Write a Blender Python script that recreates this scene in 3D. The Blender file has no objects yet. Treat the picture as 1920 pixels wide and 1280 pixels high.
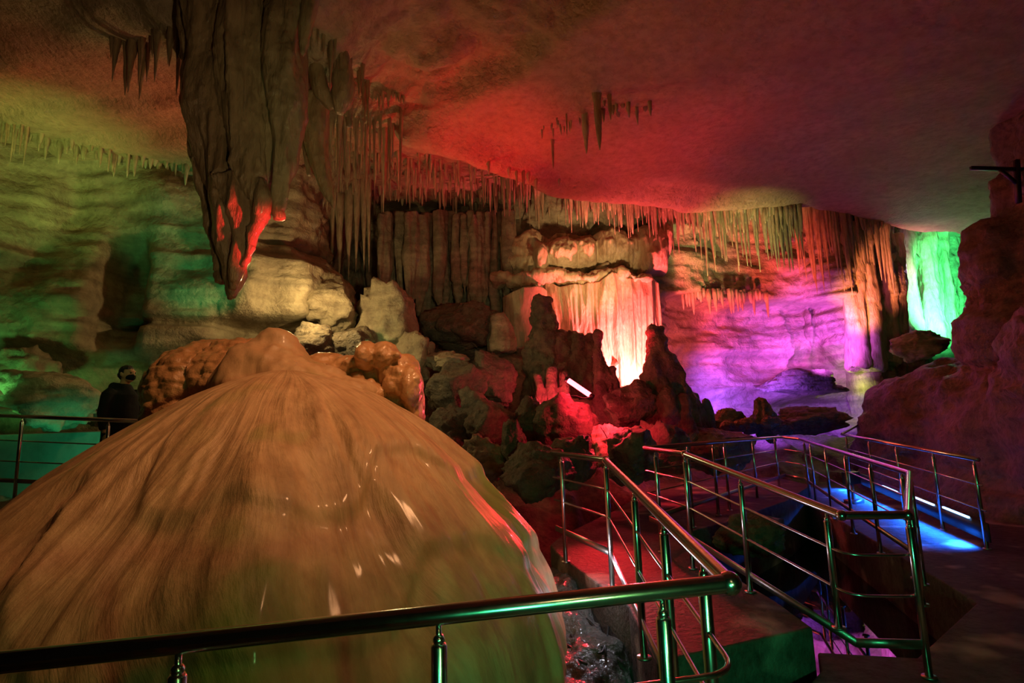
import bpy, math, random
import numpy as np
from mathutils import Vector, Matrix

# ------------------------------------------------------------------ camera, world, exposure
SC = bpy.context.scene
COL = SC.collection
F = 1050.0
PITCH, ROLL = math.radians(8.56), math.radians(1.9)
EYE = np.array([0.0, 0.0, 1.5])
FW = np.array([0, math.cos(PITCH), math.sin(PITCH)])
UP0 = np.array([0, -math.sin(PITCH), math.cos(PITCH)])
RT0 = np.array([1.0, 0, 0])
RT = math.cos(ROLL) * RT0 - math.sin(ROLL) * UP0
UP = math.sin(ROLL) * RT0 + math.cos(ROLL) * UP0
cd = bpy.data.cameras.new('camera')
cd.sensor_width = 36.0
cd.lens = F / 1920 * 36.0
cd.clip_start = 0.05
cam = bpy.data.objects.new('camera', cd)
COL.objects.link(cam)
M = Matrix(((RT[0], UP[0], -FW[0], EYE[0]), (RT[1], UP[1], -FW[1], EYE[1]), (RT[2], UP[2], -FW[2], EYE[2]), (0, 0, 0, 1)))
cam.matrix_world = M
SC.camera = cam
W = bpy.data.worlds.new('world')
SC.world = W
W.use_nodes = True
W.node_tree.nodes['Background'].inputs[0].default_value = (0.5, 0.32, 0.2, 1)
W.node_tree.nodes['Background'].inputs[1].default_value = 0.003
SC.view_settings.view_transform = 'Standard'
SC.view_settings.look = 'None'
SC.view_settings.exposure = 0.0
SC.view_settings.gamma = 1.0
SC.view_settings.use_curve_mapping = False
SC.cycles.use_denoising = True
SC.cycles.max_bounces = 6
SC.cycles.sample_clamp_indirect = 4.0

def ray(px, py):
    return FW + RT * ((px - 960) / F) + UP * ((640 - py) / F)
def pt(px, py, Y):
    d = ray(px, py)
    return EYE + d * (Y / d[1])
def ptz(px, py, z):
    d = ray(px, py)
    return EYE + d * ((z - 1.5) / d[2])
def proj(p):
    v = np.asarray(p, float) - EYE
    w = v @ FW
    return 960 + F * (v @ RT) / w, 640 - F * (v @ UP) / w

# ------------------------------------------------------------------ the cave's show lights, plus a few added fill spots
def lamp(name, kind, loc, color, power, target=None, angle=60, blend=0.6, radius=0.1):
    l = bpy.data.lights.new(name, kind)
    l.color = color
    l.energy = power
    l.shadow_soft_size = radius
    o = bpy.data.objects.new(name, l)
    COL.objects.link(o)
    o.location = loc
    if kind == 'SPOT':
        l.spot_size = math.radians(angle)
        l.spot_blend = blend
        o.rotation_euler = (Vector(target) - Vector(loc)).to_track_quat('-Z', 'Y').to_euler()
    return o
RED, GREEN, WARM = (1, 0.02, 0.03), (0.1, 1, 0.22), (1, 0.62, 0.3)
def spot(name, loc, target, color, power, angle=60, blend=0.6, radius=0.1):
    return lamp(name, 'SPOT', tuple(loc), color, power, tuple(target), angle, blend, radius)
# dome
spot('dome_warm_spot', (1.0, 2.8, 5.9), (-1.5, 4.3, 1.7), (1, 0.46, 0.2), 900, 54, 1.0, 0.3)
spot('dome_fill_spot', (0.6, -0.8, 2.4), (-1.0, 3.0, 0.6), (1, 0.72, 0.28), 9, 70, 1.0, 0.15)  # added fill from the camera side, lifts the lower dome
spot('dome_green_spot', (0.9, -0.6, 1.1), pt(640, 1120, 3.0), (0.35, 1, 0.25), 40, 70, 0.9, 0.08)
spot('stair_green_spot', (0.2, -0.9, 0.75), (1.3, 2.6, 0.6), (0.06, 1, 0.35), 150, 65, 0.8, 0.07)
# left side
spot('left_ceiling_spot', pt(-60, 700, 6.3), pt(110, 245, 9.2), (0.72, 1, 0.2), 480, 44, 1.0, 0.15)
spot('left_wall_spot', (-7.2, 6.8, 1.6), pt(170, 480, 10), (0.16, 1, 0.2), 110, 100, 1.0, 0.2)
spot('left_teal_spot', pt(330, 640, 8.2), pt(390, 420, 10.5), (0.02, 1, 0.3), 75, 60, 1.0, 0.1)
spot('left_path_spot', pt(150, 890, 7.2), pt(130, 845, 8.3), (0.02, 1, 0.42), 26, 105, 0.7, 0.05)
spot('left_boulder_fill_spot', (-4.3, 5.6, 3.4), pt(95, 735, 7.7), (0.62, 1, 0.3), 26, 60, 1.0, 0.1)  # added fill in mid-air to brighten the left boulder
spot('left_wall_fill_spot', (0.5, 5.0, 3.0), pt(330, 600, 10), (0.9, 0.75, 0.22), 48, 70, 1.0, 0.2)  # added fill for the left wall, not a lamp of the cave
spot('left_red_ceiling_spot', pt(620, 640, 8.5), pt(190, 115, 8.0), RED, 260, 40, 1.0, 0.2)
lamp('cave_mouth_lamp', 'POINT', tuple(pt(585, 560, 9.4)), (1, 0.72, 0.28), 95, radius=0.08)
lamp('cave_mouth_green_lamp', 'POINT', tuple(pt(690, 640, 10.2)), (0.35, 1, 0.3), 14, radius=0.08)
# big stalactite
spot('hanging_red_spot', pt(770, 560, 5.2), pt(465, 440, 5.6), RED, 420, 26, 0.6, 0.05)
spot('hanging_warm_spot', (0.6, 0.8, 0.9), pt(470, 260, 5.6), (0.85, 0.62, 0.3), 290, 34, 0.9, 0.1)
spot('hanging_green_spot', (-0.6, 2.0, 1.2), pt(640, 190, 6.5), (0.5, 1, 0.35), 60, 30, 0.9, 0.1)
# red middle
spot('ceiling_red_spot', pt(1010, 640, 9.6), pt(880, 250, 9.5), (1, 0.008, 0.02), 560, 66, 1.0, 0.12)
spot('ceiling_red_wide_spot', pt(1180, 700, 10.5), pt(1200, 310, 10.8), (1, 0.01, 0.03), 330, 80, 1.0, 0.2)
spot('ceiling_warm_spot', pt(1000, 800, 5.5), pt(1050, 60, 7.0), (1, 0.4, 0.12), 110, 90, 1.0, 0.2)
spot('curtain_red_spot', pt(1200, 716, 12.0), pt(1165, 640, 13.2), (1, 0.1, 0.11), 2600, 120, 0.8, 0.1)
lamp('rubble_red_lamp', 'POINT', tuple(pt(1140, 775, 8.4)), (1, 0.03, 0.06), 50, radius=0.05)
spot('tube_red_spot', pt(1075, 690, 9.0), pt(1105, 800, 9.2), (1, 0.02, 0.05), 170, 105, 0.9, 0.06)
lamp('tube_red_lamp', 'POINT', tuple(pt(1046, 742, 9.9)), (1, 0.05, 0.08), 45, radius=0.06)
spot('floor_red_spot', pt(1130, 830, 8.3), pt(1120, 1030, 4.6), RED, 700, 35, 0.8, 0.05)
# warm back
spot('back_warm_spot', pt(1185, 600, 9.6), pt(1090, 475, 13.5), (1, 0.66, 0.28), 700, 48, 1.0, 0.1)
spot('back_yellow_spot', pt(1420, 720, 11.7), pt(1360, 430, 14), (0.9, 0.9, 0.3), 1000, 50, 1.0, 0.1)
# purple
spot('alcove_pink_spot', pt(1400, 700, 12.8), pt(1420, 600, 16.4), (1, 0.05, 0.22), 600, 70, 0.9, 0.15)
spot('alcove_violet_spot', pt(1545, 680, 14.0), pt(1520, 620, 16.8), (0.62, 0.1, 1), 900, 100, 0.9, 0.15)
spot('alcove_low_violet_spot', pt(1400, 745, 13.8), pt(1410, 752, 16), (0.27, 0.07, 1), 1300, 120, 0.9, 0.15)
spot('alcove_red_spot', pt(1270, 690, 13.0), pt(1320, 600, 15.6), (1, 0.1, 0.12), 500, 80, 0.9, 0.1)
spot('middle_olive_fill_spot', (0.2, 3.2, 2.7), pt(830, 600, 13), (0.9, 0.8, 0.4), 270, 44, 1.0, 0.15)  # added olive fill for the dark middle wall and rock pile
lamp('curb_white_lamp', 'POINT', tuple(pt(1128, 1068, 4.55)), (0.85, 0.85, 1), 5, radius=0.04)
spot('red_wall_spot', pt(1540, 700, 12), pt(1470, 500, 15), (1, 0.1, 0.06), 1600, 34, 0.8, 0.1)
spot('column_orange_spot', pt(1560, 720, 13), pt(1625, 540, 15), (1, 0.28, 0.1), 2600, 30, 0.9, 0.1)
spot('field_red_spot', pt(930, 600, 9.0), pt(800, 285, 12.0), (1, 0.04, 0.05), 380, 40, 1.0, 0.1)
lamp('passage_lamp', 'POINT', tuple(pt(1590, 725, 15.6)), (0.8, 1, 0.15), 14, radius=0.08)
# green alcove
spot('far_ceiling_pink_spot', pt(1640, 640, 13.5), pt(1715, 425, 16), (1, 0.12, 0.3), 110, 44, 1.0, 0.1)
spot('alcove_green_spot', pt(1810, 610, 14.6), pt(1745, 540, 17.6), (0.06, 1, 0.3), 4500, 75, 0.8, 0.15)
lamp('alcove_lavender_lamp', 'POINT', tuple(pt(1722, 500, 15.6)), (0.9, 0.4, 0.9), 40, radius=0.15)
# right
spot('right_red_spot', pt(1300, 780, 7.5), pt(1800, 640, 9), (1, 0.1, 0.06), 13, 70, 1.0, 0.15)
spot('corridor_purple_spot', pt(1540, 600, 13), pt(1560, 900, 8), (0.6, 0.1, 0.7), 25, 50, 1.0, 0.2)

# ------------------------------------------------------------------ noise and mesh helpers
def _h(i, j, k, seed):
    n = (i * 374761393 + j * 668265263 + k * 1274126177 + seed * 974711) & 0xFFFFFFFF
    n = ((n ^ (n >> 13)) * 1274126177) & 0xFFFFFFFF
    n = ((n ^ (n >> 16)) * 2246822519) & 0xFFFFFFFF
    return ((n ^ (n >> 15)) & 0xFFFFFF) / float(0xFFFFFF)
def vnoise(x, y, z, seed=0):
    x, y, z = np.broadcast_arrays(np.asarray(x, float), np.asarray(y, float), np.asarray(z, float))
    xi, yi, zi = np.floor(x), np.floor(y), np.floor(z)
    fx, fy, fz = x - xi, y - yi, z - zi
    xi, yi, zi = xi.astype(np.int64), yi.astype(np.int64), zi.astype(np.int64)
    u, v, w = [t * t * t * (t * (t * 6 - 15) + 10) for t in (fx, fy, fz)]
    r = 0
    for a in (0, 1):
        for b in (0, 1):
            for c in (0, 1):
                r = r + _h(xi + a, yi + b, zi + c, seed) * (u if a else 1 - u) * (v if b else 1 - v) * (w if c else 1 - w)
    return r * 2 - 1
def fbm(x, y, z, seed=0, octaves=4, gain=0.5):
    r, a = 0, 1.0
    for o in range(octaves):
        r = r + a * vnoise(x * 2 ** o, y * 2 ** o, z * 2 ** o, seed + o * 17)
        a *= gain
    return r
def ridged(x, y, z, seed=0, octaves=3):
    r, a = 0, 1.0
    for o in range(octaves):
        r = r + a * (1 - 2 * np.abs(vnoise(x * 2 ** o, y * 2 ** o, z * 2 ** o, seed + o * 13)))
        a *= 0.5
    return r
def worley(x, y, z, seed=0):
    xi, yi, zi = [np.floor(t).astype(np.int64) for t in (x, y, z)]
    best = np.full(x.shape, 9.0)
    for a in (-1, 0, 1):
        for b in (-1, 0, 1):
            for c in (-1, 0, 1):
                i, j, k = xi + a, yi + b, zi + c
                d = (i + _h(i, j, k, seed) - x) ** 2 + (j + _h(i, j, k, seed + 5) - y) ** 2 + (k + _h(i, j, k, seed + 9) - z) ** 2
                best = np.minimum(best, d)
    return np.sqrt(best)
def sstep(a, b, x):
    t = np.clip((x - a) / (b - a), 0, 1)
    return t * t * (3 - 2 * t)

def new_mesh(name, V, Fc, mat, parent=None, smooth=True):
    me = bpy.data.meshes.new(name)
    V = np.asarray(V, float)
    if isinstance(Fc, np.ndarray):
        n, k = Fc.shape
        me.vertices.add(len(V)); me.vertices.foreach_set('co', V.ravel())
        me.loops.add(n * k); me.loops.foreach_set('vertex_index', Fc.ravel().astype(np.int32))
        me.polygons.add(n); me.polygons.foreach_set('loop_start', np.arange(0, n * k, k, dtype=np.int32))
        me.update(calc_edges=True); me.validate()
    else:
        me.from_pydata([tuple(v) for v in V], [], Fc); me.update()
    me.polygons.foreach_set('use_smooth', [smooth] * len(me.polygons))
    if mat: me.materials.append(mat)
    o = bpy.data.objects.new(name, me)
    COL.objects.link(o)
    if parent: o.parent = parent
    return o
def grid_faces(nu, nv, wrap_u=False):
    i = np.arange(nu if wrap_u else nu - 1); j = np.arange(nv - 1)
    I, J = np.meshgrid(i, j, indexing='ij')
    I2 = (I + 1) % nu
    return np.stack([I * nv + J, I2 * nv + J, I2 * nv + J + 1, I * nv + J + 1], -1).reshape(-1, 4)
def vnormals(V, Fc):
    N = np.zeros_like(V)
    k = Fc.shape[1]
    a, b, c = V[Fc[:, 0]], V[Fc[:, 1]], V[Fc[:, 2]]
    fn = np.cross(b - a, c - a)
    if k == 4: fn = np.cross(V[Fc[:, 2]] - V[Fc[:, 0]], V[Fc[:, 3]] - V[Fc[:, 1]])
    for q in range(k): np.add.at(N, Fc[:, q], fn)
    return N / (np.linalg.norm(N, axis=1, keepdims=True) + 1e-12)

class MB:
    """collects closed shapes that become one mesh"""
    def __init__(s): s.v = []; s.f = []; s.n = 0
    def add(s, V, Fc):
        s.f += [tuple(int(q) + s.n for q in f) for f in Fc]
        s.v += [tuple(map(float, p)) for p in V]; s.n = len(s.v); return s
    def tube(s, pts, rad, n=10, cap=True, closed=False):
        pts = [np.asarray(p, float) for p in pts]
        if np.isscalar(rad): rad = [rad] * len(pts)
        m = len(pts); V = []; prev = None
        for i, p in enumerate(pts):
            if closed: t = pts[(i + 1) % m] - pts[i - 1]
            else: t = pts[min(i + 1, m - 1)] - pts[max(i - 1, 0)]
            t = t / (np.linalg.norm(t) + 1e-12)
            if prev is None:
                a = np.array([0, 0, 1.0]) if abs(t[2]) < 0.9 else np.array([1.0, 0, 0])
            else: a = prev
            e = a - t * (a @ t); e /= np.linalg.norm(e) + 1e-12
            g = np.cross(t, e); prev = e
            for q in range(n):
                th = 2 * math.pi * q / n
                V.append(p + rad[i] * (math.cos(th) * e + math.sin(th) * g))
        Fc = [(i * n + q, i * n + (q + 1) % n, ((i + 1) % m) * n + (q + 1) % n, ((i + 1) % m) * n + q)
              for i in range(m if closed else m - 1) for q in range(n)]
        if cap and not closed:
            Fc += [tuple(range(n))[::-1], tuple((m - 1) * n + q for q in range(n))]
        return s.add(V, Fc)
    def ball(s, c, r, nu=14, nv=9, rot=None):
        c = np.asarray(c, float); r = np.broadcast_to(np.asarray(r, float), 3)
        V = []
        for j in range(nv + 1):
            ph = math.pi * j / nv
            for i in range(nu):
                th = 2 * math.pi * i / nu
                V.append(np.array([math.sin(ph) * math.cos(th), math.sin(ph) * math.sin(th), math.cos(ph)]) * r)
        V = np.array(V)
        if rot is not None: V = V @ np.array(Matrix.Rotation(rot[0], 3, rot[1])).T
        Fc = [(j * nu + i, (j + 1) * nu + i, (j + 1) * nu + (i + 1) % nu, j * nu + (i + 1) % nu) for j in range(nv) for i in range(nu)]
        return s.add(V + c, Fc)
    def box(s, c, size, rotz=0):
        c = np.asarray(c, float); h = np.asarray(size, float) / 2
        ca, sa = math.cos(rotz), math.sin(rotz)
        V = []
        for z in (-1, 1):
            for x, y in ((-1, -1), (1, -1), (1, 1), (-1, 1)):
                a, b = x * h[0], y * h[1]
                V.append((c[0] + a * ca - b * sa, c[1] + a * sa + b * ca, c[2] + z * h[2]))
        return s.add(V, [(3, 2, 1, 0), (4, 5, 6, 7), (0, 1, 5, 4), (1, 2, 6, 5), (2, 3, 7, 6), (3, 0, 4, 7)])
    def bar(s, a, b, w, h):
        """rectangular bar from a to b"""
        a, b = np.asarray(a, float), np.asarray(b, float)
        t = b - a; t /= np.linalg.norm(t)
        e = np.cross(t, [0, 0, 1.0]); e /= np.linalg.norm(e); g = np.cross(e, t)
        V = [p + e * (w / 2 * i) + g * (h / 2 * j) for p in (a, b) for i, j in ((-1, -1), (1, -1), (1, 1), (-1, 1))]
        return s.add(V, [(3, 2, 1, 0), (4, 5, 6, 7), (0, 1, 5, 4), (1, 2, 6, 5), (2, 3, 7, 6), (3, 0, 4, 7)])
    def prism(s, poly, z0, z1):
        n = len(poly)
        a = sum(poly[i][0] * poly[(i + 1) % n][1] - poly[(i + 1) % n][0] * poly[i][1] for i in range(n))
        if a < 0: poly = poly[::-1]
        V = [(p[0], p[1], z0) for p in poly] + [(p[0], p[1], z1) for p in poly]
        return s.add(V, [tuple(range(n))[::-1], tuple(range(n, 2 * n))] + [(i, (i + 1) % n, n + (i + 1) % n, n + i) for i in range(n)])
    def build(s, name, mat, parent=None, smooth=True):
        return new_mesh(name, s.v, s.f, mat, parent, smooth)

def fuse(mb, voxel, smooth=2):
    """melts the collected shapes into one continuous skin, returns vertices and quads"""
    o = mb.build('melt', None)
    m = o.modifiers.new('r', 'REMESH'); m.mode = 'VOXEL'; m.voxel_size = voxel
    dg = bpy.context.evaluated_depsgraph_get()
    me = bpy.data.meshes.new_from_object(o.evaluated_get(dg))
    V = np.zeros(len(me.vertices) * 3); me.vertices.foreach_get('co', V); V = V.reshape(-1, 3)
    Fc = np.zeros(len(me.loops), np.int32); me.loops.foreach_get('vertex_index', Fc); Fc = Fc.reshape(-1, 4)
    E = np.zeros(len(me.edges) * 2, np.int32); me.edges.foreach_get('vertices', E); E = E.reshape(-1, 2)
    bpy.data.objects.remove(o); bpy.data.meshes.remove(me)
    deg = np.bincount(E.ravel(), minlength=len(V)).astype(float)[:, None]
    for _ in range(smooth):
        S = np.zeros_like(V)
        np.add.at(S, E[:, 0], V[E[:, 1]]); np.add.at(S, E[:, 1], V[E[:, 0]])
        V = 0.4 * V + 0.6 * S / np.maximum(deg, 1)
    return V, Fc
def rough(V, Fc, fn):
    N = vnormals(V, Fc)
    return V + N * fn(V[:, 0], V[:, 1], V[:, 2], N)[:, None]

def tag(o, label=None, cat=None, group=None, kind=None):
    if label: o['label'] = label
    if cat: o['category'] = cat
    if group: o['group'] = group
    if kind: o['kind'] = kind
    return o
def empty(name, loc, label, cat, group=None):
    o = bpy.data.objects.new(name, None); COL.objects.link(o)
    o.location = tuple(map(float, loc)); o.empty_display_size = 0.1
    tag(o, label, cat, group)
    o['_off'] = 0
    return o
def under(child, root):
    """parents a world-space mesh without moving it"""
    child.parent = root
    child.matrix_parent_inverse = Matrix.Translation(root.location).inverted()
    return child

# ------------------------------------------------------------------ materials
def rock_mat(name, ca, cb, cc, rough=0.6, scale=1.0, bump=0.5, strata=0.0, spec=0.4, coat=0.0, stain=None, flow=False):
    m = bpy.data.materials.new(name); m.use_nodes = True
    nt = m.node_tree; N = nt.nodes; L = nt.links
    b = N['Principled BSDF']
    g = N.new('ShaderNodeNewGeometry')
    mp = N.new('ShaderNodeMapping'); L.new(g.outputs['Position'], mp.inputs[0])
    mp.inputs['Scale'].default_value = (scale, scale, scale * (0.3 if flow else 1))
    n1 = N.new('ShaderNodeTexNoise'); n1.inputs['Scale'].default_value = 1.3; n1.inputs['Detail'].default_value = 6
    L.new(mp.outputs[0], n1.inputs['Vector'])
    r1 = N.new('ShaderNodeValToRGB'); L.new(n1.outputs[0], r1.inputs[0])
    e = r1.color_ramp.elements
    e[0].position = 0.32; e[0].color = (*ca, 1); e[1].position = 0.68; e[1].color = (*cb, 1)
    n2 = N.new('ShaderNodeTexNoise'); n2.inputs['Scale'].default_value = 7; n2.inputs['Detail'].default_value = 8; n2.inputs['Roughness'].default_value = 0.65
    L.new(mp.outputs[0], n2.inputs['Vector'])
    r2 = N.new('ShaderNodeValToRGB'); L.new(n2.outputs[0], r2.inputs[0])
    r2.color_ramp.elements[0].position = 0.42; r2.color_ramp.elements[0].color = (0, 0, 0, 1)
    r2.color_ramp.elements[1].position = 0.7; r2.color_ramp.elements[1].color = (1, 1, 1, 1)
    mx = N.new('ShaderNodeMix'); mx.data_type = 'RGBA'
    L.new(r2.outputs[0], mx.inputs[0]); L.new(r1.outputs[0], mx.inputs[6]); mx.inputs[7].default_value = (*cc, 1)
    out = mx.outputs[2]
    if strata:
        ms = N.new('ShaderNodeMapping'); L.new(g.outputs['Position'], ms.inputs[0]); ms.inputs['Scale'].default_value = (0.25, 0.25, 5)
        n3 = N.new('ShaderNodeTexNoise'); n3.inputs['Scale'].default_value = 1.2; n3.inputs['Detail'].default_value = 7
        L.new(ms.outputs[0], n3.inputs['Vector'])
        r3 = N.new('ShaderNodeValToRGB'); L.new(n3.outputs[0], r3.inputs[0])
        r3.color_ramp.elements[0].position = 0.35; r3.color_ramp.elements[0].color = (1 - strata,) * 3 + (1,)
        r3.color_ramp.elements[1].position = 0.6; r3.color_ramp.elements[1].color = (1, 1, 1, 1)
        mm = N.new('ShaderNodeMix'); mm.data_type = 'RGBA'; mm.blend_type = 'MULTIPLY'; mm.inputs[0].default_value = 1
        L.new(out, mm.inputs[6]); L.new(r3.outputs[0], mm.inputs[7]); out = mm.outputs[2]
    if stain:
        n4 = N.new('ShaderNodeTexNoise'); n4.inputs['Scale'].default_value = stain[1]; n4.inputs['Detail'].default_value = 3
        L.new(mp.outputs[0], n4.inputs['Vector'])
        r4 = N.new('ShaderNodeValToRGB'); L.new(n4.outputs[0], r4.inputs[0])
        r4.color_ramp.elements[0].position = stain[2]; r4.color_ramp.elements[0].color = (0, 0, 0, 1)
        r4.color_ramp.elements[1].position = stain[2] + 0.1; r4.color_ramp.elements[1].color = (1, 1, 1, 1)
        ma = N.new('ShaderNodeMix'); ma.data_type = 'RGBA'
        L.new(r4.outputs[0], ma.inputs[0]); L.new(out, ma.inputs[6]); ma.inputs[7].default_value = (*stain[0], 1); out = ma.outputs[2]
    L.new(out, b.inputs['Base Color'])
    b.inputs['Roughness'].default_value = rough
    b.inputs['Specular IOR Level'].default_value = spec
    b.inputs['Coat Weight'].default_value = coat
    b.inputs['Coat Roughness'].default_value = 0.12
    nb = N.new('ShaderNodeTexNoise'); nb.inputs['Scale'].default_value = 14; nb.inputs['Detail'].default_value = 9; nb.inputs['Roughness'].default_value = 0.6
    L.new(mp.outputs[0], nb.inputs['Vector'])
    bp = N.new('ShaderNodeBump'); bp.inputs['Strength'].default_value = min(1, bump * 1.3); bp.inputs['Distance'].default_value = 0.08
    L.new(nb.outputs[0], bp.inputs['Height']); L.new(bp.outputs[0], b.inputs['Normal'])
    return m
def plain(name, col, rough=0.5, metal=0.0, bump=0.0, bscale=60, spec=0.5):
    m = bpy.data.materials.new(name); m.use_nodes = True
    N = m.node_tree.nodes; L = m.node_tree.links
    b = N['Principled BSDF']
    b.inputs['Metallic'].default_value = metal
    b.inputs['Specular IOR Level'].default_value = spec
    n = N.new('ShaderNodeTexNoise'); n.inputs['Scale'].default_value = bscale; n.inputs['Detail'].default_value = 4
    g = N.new('ShaderNodeNewGeometry'); L.new(g.outputs['Position'], n.inputs['Vector'])
    r = N.new('ShaderNodeValToRGB'); L.new(n.outputs[0], r.inputs[0])
    r.color_ramp.elements[0].color = (*[c * 0.82 for c in col], 1); r.color_ramp.elements[1].color = (*col, 1)
    L.new(r.outputs[0], b.inputs['Base Color'])
    q = N.new('ShaderNodeMapRange'); L.new(n.outputs[0], q.inputs[0])
    q.inputs[3].default_value = rough * 0.8; q.inputs[4].default_value = min(1, rough * 1.25)
    L.new(q.outputs[0], b.inputs['Roughness'])
    if bump:
        bp = N.new('ShaderNodeBump'); bp.inputs['Strength'].default_value = bump; bp.inputs['Distance'].default_value = 0.02
        L.new(n.outputs[0], bp.inputs['Height']); L.new(bp.outputs[0], b.inputs['Normal'])
    return m
def glow(name, col, strength):
    m = bpy.data.materials.new(name); m.use_nodes = True
    b = m.node_tree.nodes['Principled BSDF']
    b.inputs['Base Color'].default_value = (*col, 1)
    b.inputs['Emission Color'].default_value = (*col, 1); b.inputs['Emission Strength'].default_value = strength
    return m
ROCK = rock_mat('limestone', (0.33, 0.26, 0.17), (0.5, 0.4, 0.27), (0.24, 0.18, 0.12), 0.62, 0.8, 0.55, strata=0.35)
CEIL = rock_mat('ceiling_rock', (0.42, 0.3, 0.2), (0.52, 0.38, 0.25), (0.34, 0.24, 0.16), 0.75, 0.9, 1.0, spec=0.25)
FLOW = rock_mat('flowstone', (0.48, 0.36, 0.22), (0.6, 0.47, 0.31), (0.36, 0.25, 0.15), 0.45, 1.4, 0.45, flow=True)
STAL = rock_mat('stalactite_stone', (0.45, 0.36, 0.23), (0.6, 0.48, 0.32), (0.3, 0.22, 0.14), 0.4, 2.0, 0.4, spec=0.5, flow=True)
DARK = rock_mat('dark_rock', (0.17, 0.13, 0.09), (0.28, 0.21, 0.14), (0.1, 0.08, 0.06), 0.5, 1.2, 0.7, strata=0.2)
DOME = rock_mat('clay_flowstone', (0.48, 0.3, 0.15), (0.6, 0.39, 0.21), (0.4, 0.23, 0.11), 0.5, 1.0, 0.12, spec=0.4, coat=0.12, stain=((0.24, 0.25, 0.06), 1.1, 0.58), flow=True)
def add_flow_bump(m, strength):
    nt = m.node_tree; N = nt.nodes; L = nt.links; b = N['Principled BSDF']
    old = b.inputs['Normal'].links[0].from_node
    u = N.new('ShaderNodeUVMap'); u.uv_map = 'flow'
    mp = N.new('ShaderNodeMapping'); mp.inputs['Scale'].default_value = (8, 0.8, 1); L.new(u.outputs[0], mp.inputs[0])
    n = N.new('ShaderNodeTexNoise'); n.inputs['Scale'].default_value = 2.0; n.inputs['Detail'].default_value = 9; n.inputs['Roughness'].default_value = 0.62
    L.new(mp.outputs[0], n.inputs['Vector'])
    p = N.new('ShaderNodeBump'); p.inputs['Strength'].default_value = strength; p.inputs['Distance'].default_value = 0.06
    L.new(n.outputs[0], p.inputs['Height']); L.new(old.outputs[0], p.inputs['Normal']); L.new(p.outputs[0], b.inputs['Normal'])
    bc = b.inputs['Base Color'].links[0].from_socket
    r = N.new('ShaderNodeValToRGB'); L.new(n.outputs[0], r.inputs[0])
    r.color_ramp.elements[0].position = 0.3; r.color_ramp.elements[0].color = (0.66, 0.63, 0.6, 1)
    r.color_ramp.elements[1].position = 0.58; r.color_ramp.elements[1].color = (1, 1, 1, 1)
    x = N.new('ShaderNodeMix'); x.data_type = 'RGBA'; x.blend_type = 'MULTIPLY'; x.inputs[0].default_value = 1
    L.new(bc, x.inputs[6]); L.new(r.outputs[0], x.inputs[7]); L.new(x.outputs[2], b.inputs['Base Color'])
add_flow_bump(DOME, 0.45)
CLAY = rock_mat('wet_clay', (0.46, 0.24, 0.1), (0.55, 0.31, 0.14), (0.38, 0.19, 0.08), 0.3, 1.2, 0.25, spec=0.5, coat=0.35)
HANG = rock_mat('wet_hanging_stone', (0.3, 0.2, 0.11), (0.42, 0.29, 0.16), (0.2, 0.13, 0.07), 0.34, 1.6, 0.45, spec=0.5, coat=0.25, flow=True)
CONC = rock_mat('worn_concrete', (0.09, 0.075, 0.06), (0.14, 0.12, 0.1), (0.06, 0.05, 0.04), 0.7, 1.6, 0.35, spec=0.2, coat=0.0, stain=((0.42, 0.36, 0.29), 0.9, 0.57))
STEEL = plain('brushed_steel', (0.72, 0.72, 0.72), 0.2, 1.0, 0.0, 30)
WORN = plain('worn_steel', (0.5, 0.47, 0.44), 0.35, 1.0, 0.1, 40)
BLACKC = plain('black_cloth', (0.012, 0.012, 0.016), 0.9, 0, 0.3, 120, 0.2)
CABLE = plain('black_rubber', (0.015, 0.015, 0.015), 0.4)

# ------------------------------------------------------------------ ceiling
EDGE = [ptz(*q, 6.6)[:2] for q in ((540, 236), (650, 246), (740, 250), (900, 300), (1050, 350), (1280, 384), (1500, 386), (1650, 424), (1900, 440))]
CREASE = [ptz(*q, 6.6)[:2] for q in ((740, 250), (890, 190), (1010, 120), (1180, 0), (1300, -120))]
def side_dist(x, y, poly):
    """signed distance to an open polyline, positive on its far side"""
    best = np.full(np.shape(x), 1e9); sg = np.zeros(np.shape(x))
    for a, b in zip(poly[:-1], poly[1:]):
        ab = b - a; L2 = ab @ ab
        t = np.clip(((x - a[0]) * ab[0] + (y - a[1]) * ab[1]) / L2, 0, 1)
        dx, dy = x - a[0] - t * ab[0], y - a[1] - t * ab[1]
        d = np.hypot(dx, dy); cr = ab[0] * dy - ab[1] * dx
        m = d < best
        best = np.where(m, d, best); sg = np.where(m, np.sign(cr), sg)
    return best * sg
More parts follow.
